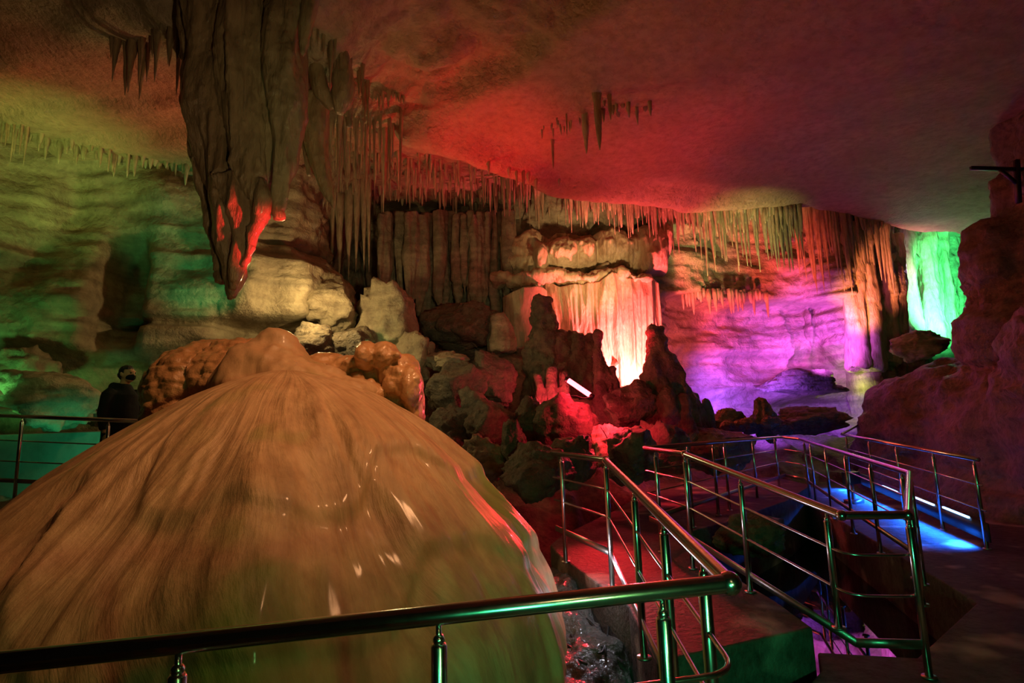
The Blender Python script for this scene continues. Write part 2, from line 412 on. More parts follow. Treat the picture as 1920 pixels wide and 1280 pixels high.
def ceil_z(x, y):
    x, y = np.asarray(x, float), np.asarray(y, float)
    z = 6.6 + 0.12 * fbm(x * 0.16, y * 0.16, 0, 3, 2)
    wob = 0.18 * fbm(x * 0.9, y * 0.9, 0, 8, 3)
    sd = side_dist(x, y, EDGE)
    z = z + 0.8 * sstep(0.0, 0.35, sd + wob) * sstep(-4.6, -3.9, x)
    z = z - 0.32 * np.exp(-((sd + 0.15 + wob) / 0.3) ** 2) * sstep(-4.6, -3.9, x) * sstep(8.5, 5.0, x)
    sc = -side_dist(x, y, CREASE)
    rz = sstep(-0.1, 0.25, sc + wob * 0.6) * sstep(1.0, -0.2, sd) * sstep(-5.0, -4.0, x)
    z = z + rz * (0.22 + 0.16 * ridged(x * 0.9, y * 1.6, 0, 21, 4))
    rr = ((x + 2.9) / 1.5) ** 2 + ((y - 6.2) / 1.2) ** 2
    z = z - 0.75 * np.exp(-rr ** 1.5) * (1 + 0.35 * ridged(x * 1.6, y * 1.6, 0, 23, 3))
    # left: gentle ledge steps running towards the left wall
    lm = sstep(-3.4, -4.4, x)
    q = y * 0.9 + x * 0.35 + 0.5 * fbm(x * 0.4, y * 0.4, 0, 5, 2)
    z = z - lm * 0.16 * (np.floor(q) + sstep(0.75, 1.0, q - np.floor(q)) - 5)
    z = z + 0.014 * fbm(x * 1.2, y * 2.2, 0, 31, 4) + 0.006 * ridged(x * 4, y * 9, 0, 41, 2)
    return z
xs = np.arange(-13, 17.01, 0.075); ys = np.arange(-2, 22.01, 0.075)
X, Y = np.meshgrid(xs, ys, indexing='ij')
Z = ceil_z(X, Y)
tag(new_mesh('ceiling', np.stack([X, Y, Z], -1).reshape(-1, 3), grid_faces(len(xs), len(ys)), CEIL), kind='structure')
def on_ceil(px, py):
    z = 6.6
    for _ in range(8):
        p = ptz(px, py, z)
        z = 0.5 * z + 0.5 * float(ceil_z(p[0], p[1]))
    return ptz(px, py, z)

# ------------------------------------------------------------------ walls: a plan line, a height, and relief pushed out of it
def smooth_line(P, ds):
    P = np.asarray(P, float)
    Q = [P[0]]
    for i in range(len(P) - 1):
        p0, p1, p2, p3 = P[max(i - 1, 0)], P[i], P[i + 1], P[min(i + 2, len(P) - 1)]
        for t in np.linspace(0, 1, 40)[1:]:
            Q.append(0.5 * (2 * p1 + (p2 - p0) * t + (2 * p0 - 5 * p1 + 4 * p2 - p3) * t * t + (3 * p1 - p0 - 3 * p2 + p3) * t ** 3))
    Q = np.array(Q); d = np.r_[0, np.cumsum(np.hypot(*np.diff(Q, axis=0).T))]
    s = np.arange(0, d[-1], ds)
    return np.stack([np.interp(s, d, Q[:, 0]), np.interp(s, d, Q[:, 1])], -1), s
def wall(name, plan, z0, z1, relief, mat, ds=0.05, dz=0.05):
    L, s = smooth_line(plan, ds)
    T = np.gradient(L, axis=0); T /= np.linalg.norm(T, axis=1, keepdims=True)
    Nn = np.stack([T[:, 1], -T[:, 0]], -1)              # towards the viewer for a line drawn left to right
    zs = np.arange(z0, z1 + 1e-6, dz)
    Sx, Zz = np.meshgrid(s, zs, indexing='ij')
    Bx = np.repeat(L[:, :1], len(zs), 1); By = np.repeat(L[:, 1:], len(zs), 1)
    D = relief(Sx, Zz, Bx, By)
    V = np.stack([Bx + Nn[:, :1] * D, By + Nn[:, 1:] * D, Zz], -1).reshape(-1, 3)
    o = new_mesh(name, V, grid_faces(len(s), len(zs)), mat)
    return tag(o, kind='structure')
def bumps(feats, depth_of, Bx, Zz):
    """soft raised or sunken spots: (px, py, half width px, half height px, amount, squareness)"""
    D = 0
    for px, py, rx, ry, a, k in feats:
        d = depth_of(px); p = pt(px, py, d); sx, sz = rx * d / F, ry * d / F
        q = np.abs((Bx - p[0]) / sx) ** k + np.abs((Zz - p[2]) / sz) ** k
        D = D + a * np.exp(-q)
    return D

LEFT_PLAN = [(-9.5, 5.5), (-9.2, 8.0), (-8.2, 9.4), (-6.4, 10.0), (-5.0, 10.3), (-4.4, 10.9), (-4.6, 12.5), (-5.5, 14.0)]
def left_relief(S, Z_, Bx, By):
    lip = 3.15 + 0.25 * fbm(S * 0.35, 0, 0, 70, 3)
    D = 0.45 * sstep(lip - 0.12, lip + 0.12, Z_) * (1 - 0.6 * sstep(3.5, 6.5, Z_))
    D = D + 0.35 * sstep(2.2 + 0.1 * fbm(S * .4, 0, 0, 9, 2), 2.0, Z_) + 0.3 * fbm(S * 0.4, 0.6 * Z_, 0, 71, 4, 0.4)
    D = D + 0.07 * ridged(S * 0.5, Z_ * 2.0, 0, 72, 4) + 0.03 * fbm(S * 1.6, Z_ * 6, 0, 73, 4)
    fl = sstep(-0.1, 0.5, vnoise(S * 0.5, Z_ * 0.25, 0, 77))
    D = D + fl * 0.12 * ridged(S * 2.6 + 0.4 * vnoise(S, Z_, 0, 5), Z_ * 0.5, 0, 78, 3)
    dep = lambda px: np.interp(px, [0, 300, 560], [8.9, 10, 10.6])
    D = D + bumps([(235, 560, 34, 110, -0.9, 4), (40, 480, 30, 60, -0.3, 2), (120, 400, 25, 80, -0.25, 2), (510, 530, 60, 55, 0.35, 3),
                   (490, 625, 60, 22, -1.0, 4), (330, 610, 130, 8, -0.3, 4), (540, 460, 50, 6, -0.25, 4), (330, 380, 40, 60, 0.25, 2)], dep, Bx, Z_)
    return D
wall('wall_left', LEFT_PLAN, -1.2, 7.6, left_relief, ROCK)

BACK_D = ([300, 560, 700, 850, 950, 1050, 1150, 1240, 1300, 1420, 1520, 1590, 1680, 1720, 1800, 1900, 2050],
          [15.5, 14.8, 15, 14.6, 14.0, 13.8, 13.8, 14.2, 15.4, 16.4, 16.8, 15.8, 16.0, 17.5, 18.5, 19, 19])
back_depth = lambda px: float(np.interp(px, *BACK_D))
BACK_PLAN = [tuple(pt(px, 700, d)[:2]) for px, d in zip(*BACK_D)]
def back_relief(S, Z_, Bx, By):
    wgt = sstep(-6.5, -5.0, Bx)
    D = 0.35 * fbm(S * 0.4, Z_ * 0.6, 0, 81, 4) + 0.1 * ridged(S * 0.4, Z_ * 1.9, 0, 82, 4) + 0.035 * fbm(S * 2, Z_ * 8, 0, 83, 3)
    mid = sstep(4.2, 2.2, Bx) 
    flute = ridged(S * 2.2 + 0.5 * vnoise(S * 0.7, Z_ * 0.6, 0, 6), Z_ * 0.35, 0, 84, 3)
    D = D + mid * 0.36 * flute * sstep(-0.4, 0.3, vnoise(S * 0.45, Z_ * 0.5, 0, 85))
    D = D + mid * 0.3 * ridged(S * 0.7, Z_ * 0.9, 0, 86, 3)
    # right side: overhang above the purple hollow, hollow below
    rt = sstep(3.6, 4.6, Bx) * sstep(11.2, 10.2, Bx)
    lip = 4.75 + 0.12 * fbm(S * 0.8, 0, 0, 87, 3)
    D = D + rt * (0.95 * sstep(lip - 0.1, lip + 0.08, Z_) - 0.25 * sstep(3.5, 3.1, Z_) )
    D = D + rt * 0.5 * sstep(1.9, 1.2, Z_)
    D = D + bumps([(1120, 425, 14, 14, -0.8, 3), (1200, 430, 16, 12, -0.6, 3), (910, 480, 22, 25, -0.7, 3), (700, 580, 26, 60, -0.7, 3),
                   (840, 520, 10, 80, 0.35, 2), (880, 560, 8, 90, 0.3, 2), (790, 590, 12, 70, 0.35, 2), (1460, 500, 55, 60, 0.4, 3),
                   (1330, 480, 60, 50, -0.25, 2), (1510, 610, 8, 70, 0.35, 2), (1460, 640, 7, 60, 0.3, 2), (1575, 620, 6, 60, 0.35, 2),
                   (1525, 720, 80, 26, 1.3, 4), (1520, 772, 90, 22, -0.6, 4), (1590, 715, 18, 30, -2.5, 4),
                   (1610, 520, 14, 120, 0.5, 3), (1645, 560, 16, 130, 0.35, 3), (1700, 520, 10, 120, 0.7, 3), (1735, 540, 14, 110, 0.6, 3), (1770, 530, 12, 110, 0.5, 3)], back_depth, Bx, Z_)
    # columns on the right flank
    cl = sstep(9.4, 9.8, Bx)
    D = D * (1 - 0.6 * cl)
    D = D + cl * 0.4 * ridged(S * 1.3, Z_ * 0.2, 0, 88, 3)
    return D * wgt
wall('wall_back', BACK_PLAN, -1.2, 7.8, back_relief, ROCK)

# ------------------------------------------------------------------ right wall: one swelling rock mass
def blob(mb, px, py, rx, ry, d, thick=1.0, rot=None):
    c = pt(px, py, d); k = d / F
    return mb.ball(c, (rx * k, thick, ry * k), 20, 12, rot)
mb = MB()
blob(mb, 1922, 500, 105, 110, 9.0, 0.9); blob(mb, 1975, 380, 75, 110, 9.0, 0.9); blob(mb, 1955, 620, 116, 110, 8.8, 1.1)
blob(mb, 1985, 200, 70, 260, 9.0, 1.0)
mb.ball((8.9, 8.6, 1.0), (1.9, 3.2, 1.6)); mb.ball((8.8, 11.3, 1.0), (1.5, 2.2, 1.5)); mb.ball((8.2, 6.0, 1.2), (1.8, 3.0, 2.6))
mb.ball((8.6, 8.6, -0.6), (2.2, 5.5, 1.6)); mb.ball((9.6, 7.0, 3.0), (1.9, 3.2, 4.5)); mb.ball((8.2, 2.5, 2.5), (2.2, 3.2, 5.0))
mb.ball((9.3, 12.6, 0.6), (1.6, 1.8, 1.6))
V, Fc = fuse(mb, 0.075, 6)
V = rough(V, Fc, lambda x, y, z, n: 0.16 * fbm(x * .8, y * .8, z * .8, 91, 4) + 0.07 * ridged(x * 1.2, y * 1.2, z * 3.2, 92, 4) + 0.02 * fbm(x * 6, y * 6, z * 12, 93, 2))
tag(new_mesh('wall_right', V, Fc, DARK), kind='structure')

# ------------------------------------------------------------------ cave floor
def in_box(x, y, x0, x1, y0, y1, s=0.3):
    return sstep(x0 - s, x0 + s, x) * sstep(x1 + s, x1 - s, x) * sstep(y0 - s, y0 + s, y) * sstep(y1 + s, y1 - s, y)
def floor_z(x, y):
    x, y = np.asarray(x, float), np.asarray(y, float)
    z = -0.85 + 0.12 * fbm(x * 0.6, y * 0.6, 0, 51, 4)
    z = z + 3.6 * sstep(6.6, 14.0, y) * np.exp(-((x + 0.9) / 3.6) ** 2)
    z = z + 1.7 * sstep(10.5, 15.5, y)
    z = z + 1.45 * sstep(-4.1, -4.9, x) * sstep(5.2, 6.8, y)
    z = z + 0.5 * np.exp(-(((x - 0.55) / 0.8) ** 2 + ((y - 4.0) / 1.3) ** 2))
    z = z + 0.12 * ridged(x * 1.1, y * 1.1, 0, 52, 4) * sstep(5.5, 7, y)
    pit = in_box(x, y, 1.2, 9.5, -2.0, 10.5)
    return z * (1 - pit) + np.minimum(z, -1.35) * pit
xs = np.arange(-12, 15.01, 0.09); ys = np.arange(-2, 21.01, 0.09)
X, Y = np.meshgrid(xs, ys, indexing='ij')
Z = floor_z(X, Y)
tag(new_mesh('floor', np.stack([X, Y, Z], -1).reshape(-1, 3), grid_faces(len(xs), len(ys)), DARK), kind='structure')

# pit water and concrete walkways
def slab(name, poly, z0, z1, label=None, mat=CONC):
    o = MB().prism([tuple(p[:2]) for p in poly], z0, z1).build(name, mat, smooth=False)
    m = o.modifiers.new('edge', 'BEVEL'); m.width = 0.015; m.segments = 2
    return tag(o, kind='structure')
def xy(px, py, z): return ptz(px, py, z)[:2]
ZP = 0.22
B_LEFT = [xy(1240, 1000, ZP), xy(1290, 1050, ZP), xy(1415, 1130, ZP)]
PIT = dict(nl=xy(1582, 1235, 0), nr=xy(1735, 1245, 0), r1=np.array([3.72, 5.2]), r2=np.array([5.35, 11.0]), bl=xy(1236, 1000, ZP))
plat = [xy(1032, 1021, ZP), xy(1043, 1036, ZP), xy(1179, 1136, ZP), xy(1232, 1240, ZP), xy(1524, 1176, ZP),
        B_LEFT[2] + (0.16, 0.05), B_LEFT[1] + (0.16, 0.02), B_LEFT[0] + (0.14, -0.1), (2.6, 7.3), (4.2, 9.0), (5.5, 10.8), (5.6, 12.5), (3.0, 12.0), (1.4, 8.5), (0.5, 6.8)]
slab('walkway_slab', plat, -1.5, ZP)
near = [(-5, -3), (8.5, -3), (8.3, 5), (8.0, 9), (9, 13), (6.5, 13), (5.55, 11.2), (5.35, 11.0), (3.78, 5.3), (3.6, 4.7), tuple(PIT['nr'] + (0.02, 0.1)), tuple(PIT['nl'] + (-0.1, 0.12)),
        tuple(xy(1524, 1176, ZP) + (0.0, -0.05)), (0.62, 2.4), (0.5, 1.9), (-5, 1.45)]
slab('walkway_floor', near, -1.5, 0.0)
WATER = bpy.data.materials.new('still_water'); WATER.use_nodes = True
b = WATER.node_tree.nodes['Principled BSDF']
b.inputs['Base Color'].default_value = (0.004, 0.004, 0.005, 1); b.inputs['Roughness'].default_value = 0.02; b.inputs['IOR'].default_value = 1.6
b.inputs['Specular IOR Level'].default_value = 1.0
nz = WATER.node_tree.nodes.new('ShaderNodeTexNoise'); nz.inputs['Scale'].default_value = 3
bp = WATER.node_tree.nodes.new('ShaderNodeBump'); bp.inputs['Strength'].default_value = 0.02; bp.inputs['Distance'].default_value = 0.02
WATER.node_tree.links.new(nz.outputs[0], bp.inputs['Height']); WATER.node_tree.links.new(bp.outputs[0], b.inputs['Normal'])
wp = [(1.75, 3.2), (2.1, 3.3), (2.9, 3.3), (3.9, 5.0), (5.6, 11.2), (4.2, 9.3), (1.6, 6.6)]
tag(new_mesh('pit_water', [(p[0], p[1], -0.6) for p in wp], [tuple(range(len(wp)))], WATER, smooth=False), kind='structure')
# left walkway
slab('walkway_left', [(-12, 6.2), (-5.2, 6.3), (-4.0, 7.0), (-3.9, 8.0), (-4.2, 8.6), (-12, 8.9)], -1.0, 0.7)

# ------------------------------------------------------------------ flowstone dome
DC = np.array([-1.79, 4.4])
PROF = np.array([(0.001, 2.0), (0.18, 1.985), (0.4, 1.93), (0.65, 1.83), (0.9, 1.69), (1.2, 1.5), (1.55, 1.24), (1.85, 0.98), (2.05, 0.74), (2.2, 0.48), (2.27, 0.25), (2.3, 0.05), (2.28, -0.2), (2.22, -0.45), (2.16, -1.0)])
dl = np.r_[0, np.cumsum(np.hypot(*np.diff(PROF, axis=0).T))]
nt_, nth = 260, 560
t = np.linspace(0, dl[-1], nt_)
pr = np.interp(t, dl, PROF[:, 0]); pz = np.interp(t, dl, PROF[:, 1])
for _ in range(14):
    pr[1:-1] = (pr[:-2] + pr[1:-1] * 2 + pr[2:]) / 4; pz[1:-1] = (pz[:-2] + pz[1:-1] * 2 + pz[2:]) / 4
th = np.linspace(0, 2 * math.pi, nth, endpoint=False)
TH, T = np.meshgrid(th, t, indexing='ij')
pr = pr * (1 - 0.06 * sstep(0.5, 1.4, pr)); pz = pz - 0.12 * np.clip(pr / 1.7, 0, 1)
R = np.repeat(pr[None], nth, 0); Zd = np.repeat(pz[None], nth, 0)
ct, st_ = np.cos(TH), np.sin(TH)
wob = 0.25 * vnoise(ct * 2, st_ * 2, T * 0.8, 7)
amp = sstep(0.15, 1.6, T)
disp = amp * (0.13 * fbm((ct + wob * .2) * 3.1, (st_ + wob * .2) * 3.1, T * 0.35, 101, 2) + 0.035 * ridged(ct * 4 + wob * 2, st_ * 4 + wob * 2, T * 0.5, 102, 3)
              + 0.012 * fbm(ct * 14 + wob * 4, st_ * 14 + wob * 4, T * 1.4, 103, 3))
cell = np.mod(T * 0.8 + 0.9 * fbm(ct * 1.8, st_ * 1.8, T * 0.25, 104, 2), 1.0)
disp = disp + 0.035 * amp * (sstep(0, 0.8, cell) - sstep(0.8, 1.0, cell))       # overlapping lobes, each ending in a small lip
R = R + disp; Zd = Zd + disp * 0.35
V = np.stack([DC[0] + R * ct, DC[1] + R * st_, Zd], -1).reshape(-1, 3)
dome = empty('flowstone_dome', (DC[0], DC[1], -0.9), 'huge domed flowstone mound of orange clay colour behind the front handrail', 'rock formation')
mo = new_mesh('mound', V, grid_faces(nth, nt_, True)[:, ::-1].copy(), DOME)
uv = mo.data.uv_layers.new(name='flow')
li = np.zeros(len(mo.data.loops), np.int32); mo.data.loops.foreach_get('vertex_index', li)
uu = (TH + 0.12 * vnoise(ct * 3, st_ * 3, T, 9)).ravel()[li]; vv = T.ravel()[li]
uu = np.where((li // nt_ == 0) & (np.arange(len(li)) // 4 >= (nth - 1) * (nt_ - 1)), uu + 2 * math.pi, uu)
uv.data.foreach_set('uv', np.stack([uu, vv], -1).ravel().astype(np.float32))
under(mo, dome)
def melt_part(name, mb, voxel, sm, fn, mat, root=None):
    V, Fc = fuse(mb, voxel, sm)
    V = rough(V, Fc, fn)
    o = new_mesh(name, V, Fc, mat)
    return under(o, root) if root else o
mb = MB(); blob(mb, 518, 672, 46, 56, 4.75, 0.24); blob(mb, 508, 708, 82, 66, 4.75, 0.45); blob(mb, 535, 726, 130, 52, 4.72, 0.5); blob(mb, 620, 738, 100, 36, 4.7, 0.4)
melt_part('knob', mb, 0.025, 26, lambda x, y, z, n: 0.035 * fbm(x * 4, y * 4, z * 1.5, 111, 4) + 0.012 * ridged(x * 9, y * 9, z * 2, 116, 2), DOME, dome)
mb = MB(); blob(mb, 405, 745, 92, 98, 5.35, 0.7); blob(mb, 358, 800, 58, 85, 5.3, 0.5); blob(mb, 470, 730, 85, 90, 5.3, 0.7); blob(mb, 330, 850, 40, 90, 5.3, 0.5)
def popcorn(x, y, z, n):
    w = worley(x * 16, y * 16, z * 16, 3)
    side = sstep(-2.1, -2.4, x)
    return 0.05 * fbm(x * 2, y * 2, z * 2, 112, 3) + side * 0.034 * (1 - np.minimum(w, 0.75) ** 2) * 1.2 + 0.012 * ridged(x * 4, y * 4, z * 16, 113, 2)
melt_part('popcorn_mound', mb, 0.016, 4, popcorn, CLAY, dome)
mb = MB()
for q in ((610, 690, 40, 28), (650, 700, 45, 32), (690, 668, 22, 26), (722, 668, 24, 26), (660, 725, 55, 30), (705, 715, 34, 34), (738, 700, 30, 34),
          (762, 695, 22, 30), (742, 735, 36, 30), (690, 742, 40, 24), (772, 730, 18, 44), (600, 712, 40, 26), (780, 765, 15, 60), (750, 775, 40, 60), (630, 690, 18, 20), (760, 720, 24, 24)):
    blob(mb, q[0], q[1], q[2] * 1.05, q[3] * 1.05, 4.9 + 0.1 * math.sin(q[0]), 0.22)
rl = random.Random(6)
for i in range(16): blob(mb, rl.uniform(640, 785), rl.uniform(665, 745), rl.uniform(9, 16), rl.uniform(9, 16), 4.72, 0.06)
melt_part('bulbous_lumps', mb, 0.014, 3, lambda x, y, z, n: 0.014 * fbm(x * 7, y * 7, z * 7, 114, 3) + 0.006 * ridged(x * 18, y * 18, z * 18, 115, 2), CLAY, dome)

WET = rock_mat('wet_grey_rock', (0.14, 0.13, 0.12), (0.24, 0.22, 0.2), (0.09, 0.08, 0.07), 0.22, 1.6, 0.9, spec=0.6, coat=0.3)
mb = MB(); mb.ball((0.3, 3.4, -0.45), (0.32, 0.9, 0.42)); mb.ball((0.42, 4.5, -0.4), (0.34, 0.9, 0.4)); mb.ball((0.15, 2.7, -0.5), (0.3, 0.7, 0.4)); mb.ball((0.36, 5.4, -0.3), (0.3, 0.8, 0.4)); mb.ball((0.52, 3.0, -0.55), (0.25, 0.5, 0.4))
tag(melt_part('wet_rock', mb, 0.02, 4, lambda x, y, z, n: 0.05 * fbm(x * 3, y * 3, z * 3, 191, 4) + 0.035 * ridged(x * 6, y * 4, z * 6, 192, 3), WET), 'wet grey rock between the orange mound and the concrete platform', 'rock')

# ------------------------------------------------------------------ hanging masses
def rods(mb, lst, d):
    for path in lst:
        dd = d + (path[0][3] if len(path[0]) > 3 else 0)
        P = np.array([list(pt(q[0], q[1], dd)) + [q[2] * dd / F] for q in path])
        u = np.arange(len(P)); uu = np.linspace(0, len(P) - 1, (len(P) - 1) * 5 + 1)
        Q = np.stack([np.interp(uu, u, P[:, k]) for k in range(4)], -1)
        for _ in range(3): Q[1:-1] = (Q[:-2] + 2 * Q[1:-1] + Q[2:]) / 4
        mb.tube(Q[:, :3], list(np.maximum(Q[:, 3], 0.012)), 14)
    return mb
def hang_fn(seed, a=0.05):
    return lambda x, y, z, n: a * (0.7 * ridged(x * 4.5, y * 4.5, z * 0.45, seed, 3) + 0.4 * fbm(x * 5, y * 5, z * 1.6, seed + 1, 3)) * (1 - np.abs(n[:, 2])) + 0.006 * fbm(x * 24, y * 24, z * 14, seed + 2, 2)
mb = rods(MB(), [
    [(395, -120, 70), (400, 60, 42), (398, 200, 40), (412, 300, 36), (425, 400, 30), (428, 480, 19), (434, 530, 10), (436, 560, 3)],
    [(450, -120, 60, -.12), (452, 60, 34, -.12), (452, 200, 36, -.12), (462, 300, 28), (470, 350, 20), (488, 378, 12), (484, 420, 6)],
    [(500, -120, 60, .05), (500, 80, 28), (498, 200, 30), (495, 300, 22), (494, 360, 10), (495, 385, 3)],
    [(535, -120, 50, -.1), (535, 60, 26), (535, 150, 27), (534, 240, 24), (528, 330, 13), (524, 385, 5), (523, 412, 2)],
    [(372, -120, 40, .1), (372, 100, 22), (370, 210, 18), (376, 290, 14), (398, 390, 10), (408, 470, 6), (414, 530, 3)],
    [(430, 330, 24, -.1), (452, 390, 20), (462, 440, 15), (448, 500, 9), (438, 545, 4)],
    [(480, 340, 12, -.15), (492, 370, 11), (490, 395, 9), (474, 445, 6), (455, 500, 3)],
    [(545, -60, 30, .25), (556, 80, 22), (556, 200, 16), (548, 280, 8), (543, 320, 3)]], 5.6)
big = melt_part('hanging_stalactite', mb, 0.016, 3, hang_fn(121, 0.085), HANG)
tag(big, 'massive fluted brown stalactite tapering to a red-lit point above the mound', 'stalactite')
mb = rods(MB(), [
    [(575, -60, 40), (590, 90, 20), (600, 160, 18), (612, 190, 14), (622, 205, 5)],
    [(640, 90, 12), (648, 160, 20), (642, 190, 18), (636, 215, 6)],
    [(610, -80, 40, .3), (625, 60, 22, .3), (640, 140, 14, .3), (650, 190, 8), (655, 240, 4)],
    [(560, 60, 24, .2), (566, 150, 18, .2), (572, 210, 8, .2)]], 6.4)
m2 = melt_part('hanging_stalactite', mb, 0.022, 3, hang_fn(131, 0.04), HANG)
tag(m2, 'cluster of blunt greenish leaf-shaped stalactites right of the massive one', 'stalactite')
mb = rods(MB(), [[(590, 180, 26), (592, 270, 20), (602, 320, 17), (612, 355, 13), (622, 378, 7), (625, 393, 2)],
                 [(575, 160, 24, .2), (574, 260, 14), (580, 330, 6)]], 6.7)
tag(melt_part('hanging_stalactite', mb, 0.022, 3, hang_fn(133, 0.03), HANG), 'long curved grey-green stalactite with a pointed tip, beside the massive one', 'stalactite')
mb = rods(MB(), [[(590, -60, 20), (578, 20, 16), (571, 70, 9), (569, 100, 5), (568, 106, 2)]], 5.4)
tag(melt_part('hanging_stalactite', mb, 0.018, 2, hang_fn(134, 0.02), HANG), 'pale green blunt stalactite cut off by the top edge of the view', 'stalactite')

# ------------------------------------------------------------------ stalactites, one by one
RND = random.Random(4)
def stalactite(p, length, r, seed, label, group, mat=STAL, sides=9, segs=11, blunt=0.0, root=0.25):
    rg = random.Random(seed)
    V = []; lean = (rg.uniform(-.03, .03), rg.uniform(-.03, .03)); ph = [rg.uniform(0, 6.28) for _ in range(4)]
    for i in range(segs + 1):
        u = i / segs
        z = root - u * (length + root)
        f = (1 - u) ** (0.75 - 0.3 * blunt) * (0.72 + 0.5 * max(0, 0.25 - u) * 4 * 0.5) + 0.05 * (1 - u)
        f *= 1 + 0.12 * math.sin(9 * u + ph[0]) + 0.07 * math.sin(21 * u + ph[1])
        rr = max(r * f, r * 0.05)
        for k in range(sides):
            a = 2 * math.pi * k / sides
            q = rr * (1 + 0.16 * math.sin(3 * a + ph[2] + u) + 0.1 * math.sin(5 * a + ph[3]))
            V.append((q * math.cos(a) + lean[0] * u * length, q * math.sin(a) + lean[1] * u * length, z))
    Fc = [(i * sides + k, i * sides + (k + 1) % sides, (i + 1) * sides + (k + 1) % sides, (i + 1) * sides + k) for i in range(segs) for k in range(sides)]
    Fc += [tuple(range(sides))[::-1], tuple(segs * sides + k for k in range(sides))]
    Fc = [f[::-1] for f in Fc]
    o = new_mesh('stalactite', V, Fc, mat)
    o.location = tuple(map(float, p))
    return tag(o, label, 'stalactite', group)
def fringe(pts, n, lmin, lmax, rmin, rmax, label, group, jx=4, jy=6, mat=STAL, power=2.0, depth=None, root=0.25):
    """n stalactites along a line of (px, py) root points; lengths and radii in px of the photo"""
    P = np.array(pts, float); u = np.r_[0, np.cumsum(np.hypot(*np.diff(P, axis=0).T))]
    for i in range(n):
        s = (i + RND.random()) / n * u[-1]
        px = np.interp(s, u, P[:, 0]) + RND.uniform(-jx, jx); py = np.interp(s, u, P[:, 1]) + RND.uniform(-jy, jy)
        p = on_ceil(px, py) if depth is None else pt(px, py, depth if np.isscalar(depth) else depth(px))
        k = p[1] / F; l = lmin + (lmax - lmin) * RND.random() ** power; r = (rmin + (rmax - rmin) * RND.random()) * (0.6 + 0.5 * l / lmax)
        cz = float(ceil_z(p[0], p[1])); rt = root
        if depth is None:
            if cz < p[2]: p[2] = cz
            rt = max(root, cz - p[2] + 0.12)
        elif root >= 0.2: rt = max(root, cz - p[2] + 0.1)
        stalactite(p, l * k, r * k, RND.randrange(10 ** 6), label, group, mat, root=rt)
FINE = MB()
def fine(pts, n, lmin, lmax, rmin, rmax, jx, jy, power=2.0, depth=None):
    """uncounted small straws, gathered into one object"""
    P = np.array(pts, float); u = np.r_[0, np.cumsum(np.hypot(*np.diff(P, axis=0).T))]
    for i in range(n):
        s = (i + RND.random()) / n * u[-1]
        px = np.interp(s, u, P[:, 0]) + RND.uniform(-jx, jx); py = np.interp(s, u, P[:, 1]) + RND.uniform(-jy, jy)
        p = on_ceil(px, py) if depth is None else pt(px, py, depth)
        k = p[1] / F; l = (lmin + (lmax - lmin) * RND.random() ** power) * k; r = RND.uniform(rmin, rmax) * k
        q = RND.uniform(0.8, 1.1)
        cz = float(ceil_z(p[0], p[1]))
        if depth is None and cz < p[2]: p[2] = cz
        FINE.tube([p + (0, 0, 0.15 if depth and depth > 14 else max(0.15, cz - p[2] + 0.1)), p - (0, 0, l * 0.1), p - (0, 0, l * 0.5), p - (0, 0, l * 0.8), p - (0, 0, l)], [r * 1.1, r * q, r * 0.7, r * 0.45, r * 0.12], 6)
def singles(lst, base, group=None, mat=STAL, depth=None):
    for px, py, l, r, lab in lst:
        p = on_ceil(px, py) if depth is None else pt(px, py, depth)
        k = p[1] / F
        stalactite(p, l * k, r * k, RND.randrange(10 ** 6), lab, group, mat, 12, 18, 0.6, 0.35)
fringe([(580, 40), (650, 120), (700, 175)], 20, 30, 120, 6, 12, 'dark stalactite hanging behind the leaf-shaped cluster', 'dark stalactites behind the leaf cluster', 12, 20, mat=HANG, power=1.2)
singles([(1118, 178, 122, 15, 'longest green-grey stalactite of the small cluster on the smooth ceiling'),
         (1143, 178, 58, 9, 'short pale stalactite just right of the longest one on the smooth ceiling'),
         (1036, 262, 62, 7, 'thin dark stalactite hanging alone in front of the bright red ceiling'),
         (1098, 215, 85, 13, 'dark stalactite immediately left of the longest one on the smooth ceiling')], '')
fringe([(1015, 238), (1060, 225), (1085, 222)], 16, 14, 60, 4, 9, 'small stalactite in the cluster on the smooth red ceiling', 'cluster on the smooth ceiling', 8, 10)
fine([(1120, 192), (1160, 205), (1225, 196)], 14, 8, 40, 3, 6, 8, 10)
# fringe along the slab's far edge, warm lit
fringe([(1060, 372), (1160, 382), (1240, 386)], 34, 20, 75, 4, 7, 'thin red-lit stalactite in the fringe left of the warm-lit row', 'red fringe along the ceiling edge', 5, 8, depth=12.9)
fine([(1060, 374), (1240, 388), (1500, 394)], 110, 12, 60, 3, 5, 6, 8, depth=13.0)
fringe([(1225, 386), (1300, 388), (1400, 392), (1500, 392)], 78, 30, 135, 5, 9, 'slender yellow-lit stalactite in the long fringe along the ceiling edge', 'yellow fringe along the ceiling edge', 5, 8, power=1.6, depth=13.1)
fine([(1500, 396), (1580, 408), (1655, 420)], 40, 10, 48, 3, 5, 5, 5)
fringe([(1490, 430), (1560, 432), (1610, 436)], 22, 40, 130, 5, 9, 'pink-lit stalactite hanging before the purple hollow', 'pink fringe before the purple hollow', 5, 6, power=1.2, depth=14.6)
fringe([(1612, 440), (1670, 442)], 9, 60, 130, 6, 10, 'pale orange stalactite beside the green-lit columns', 'orange fringe beside the green columns', 4, 5, power=0.8, depth=14.8)
fine([(1280, 553), (1440, 556)], 30, 8, 45, 3, 5, 4, 4, depth=14.7)
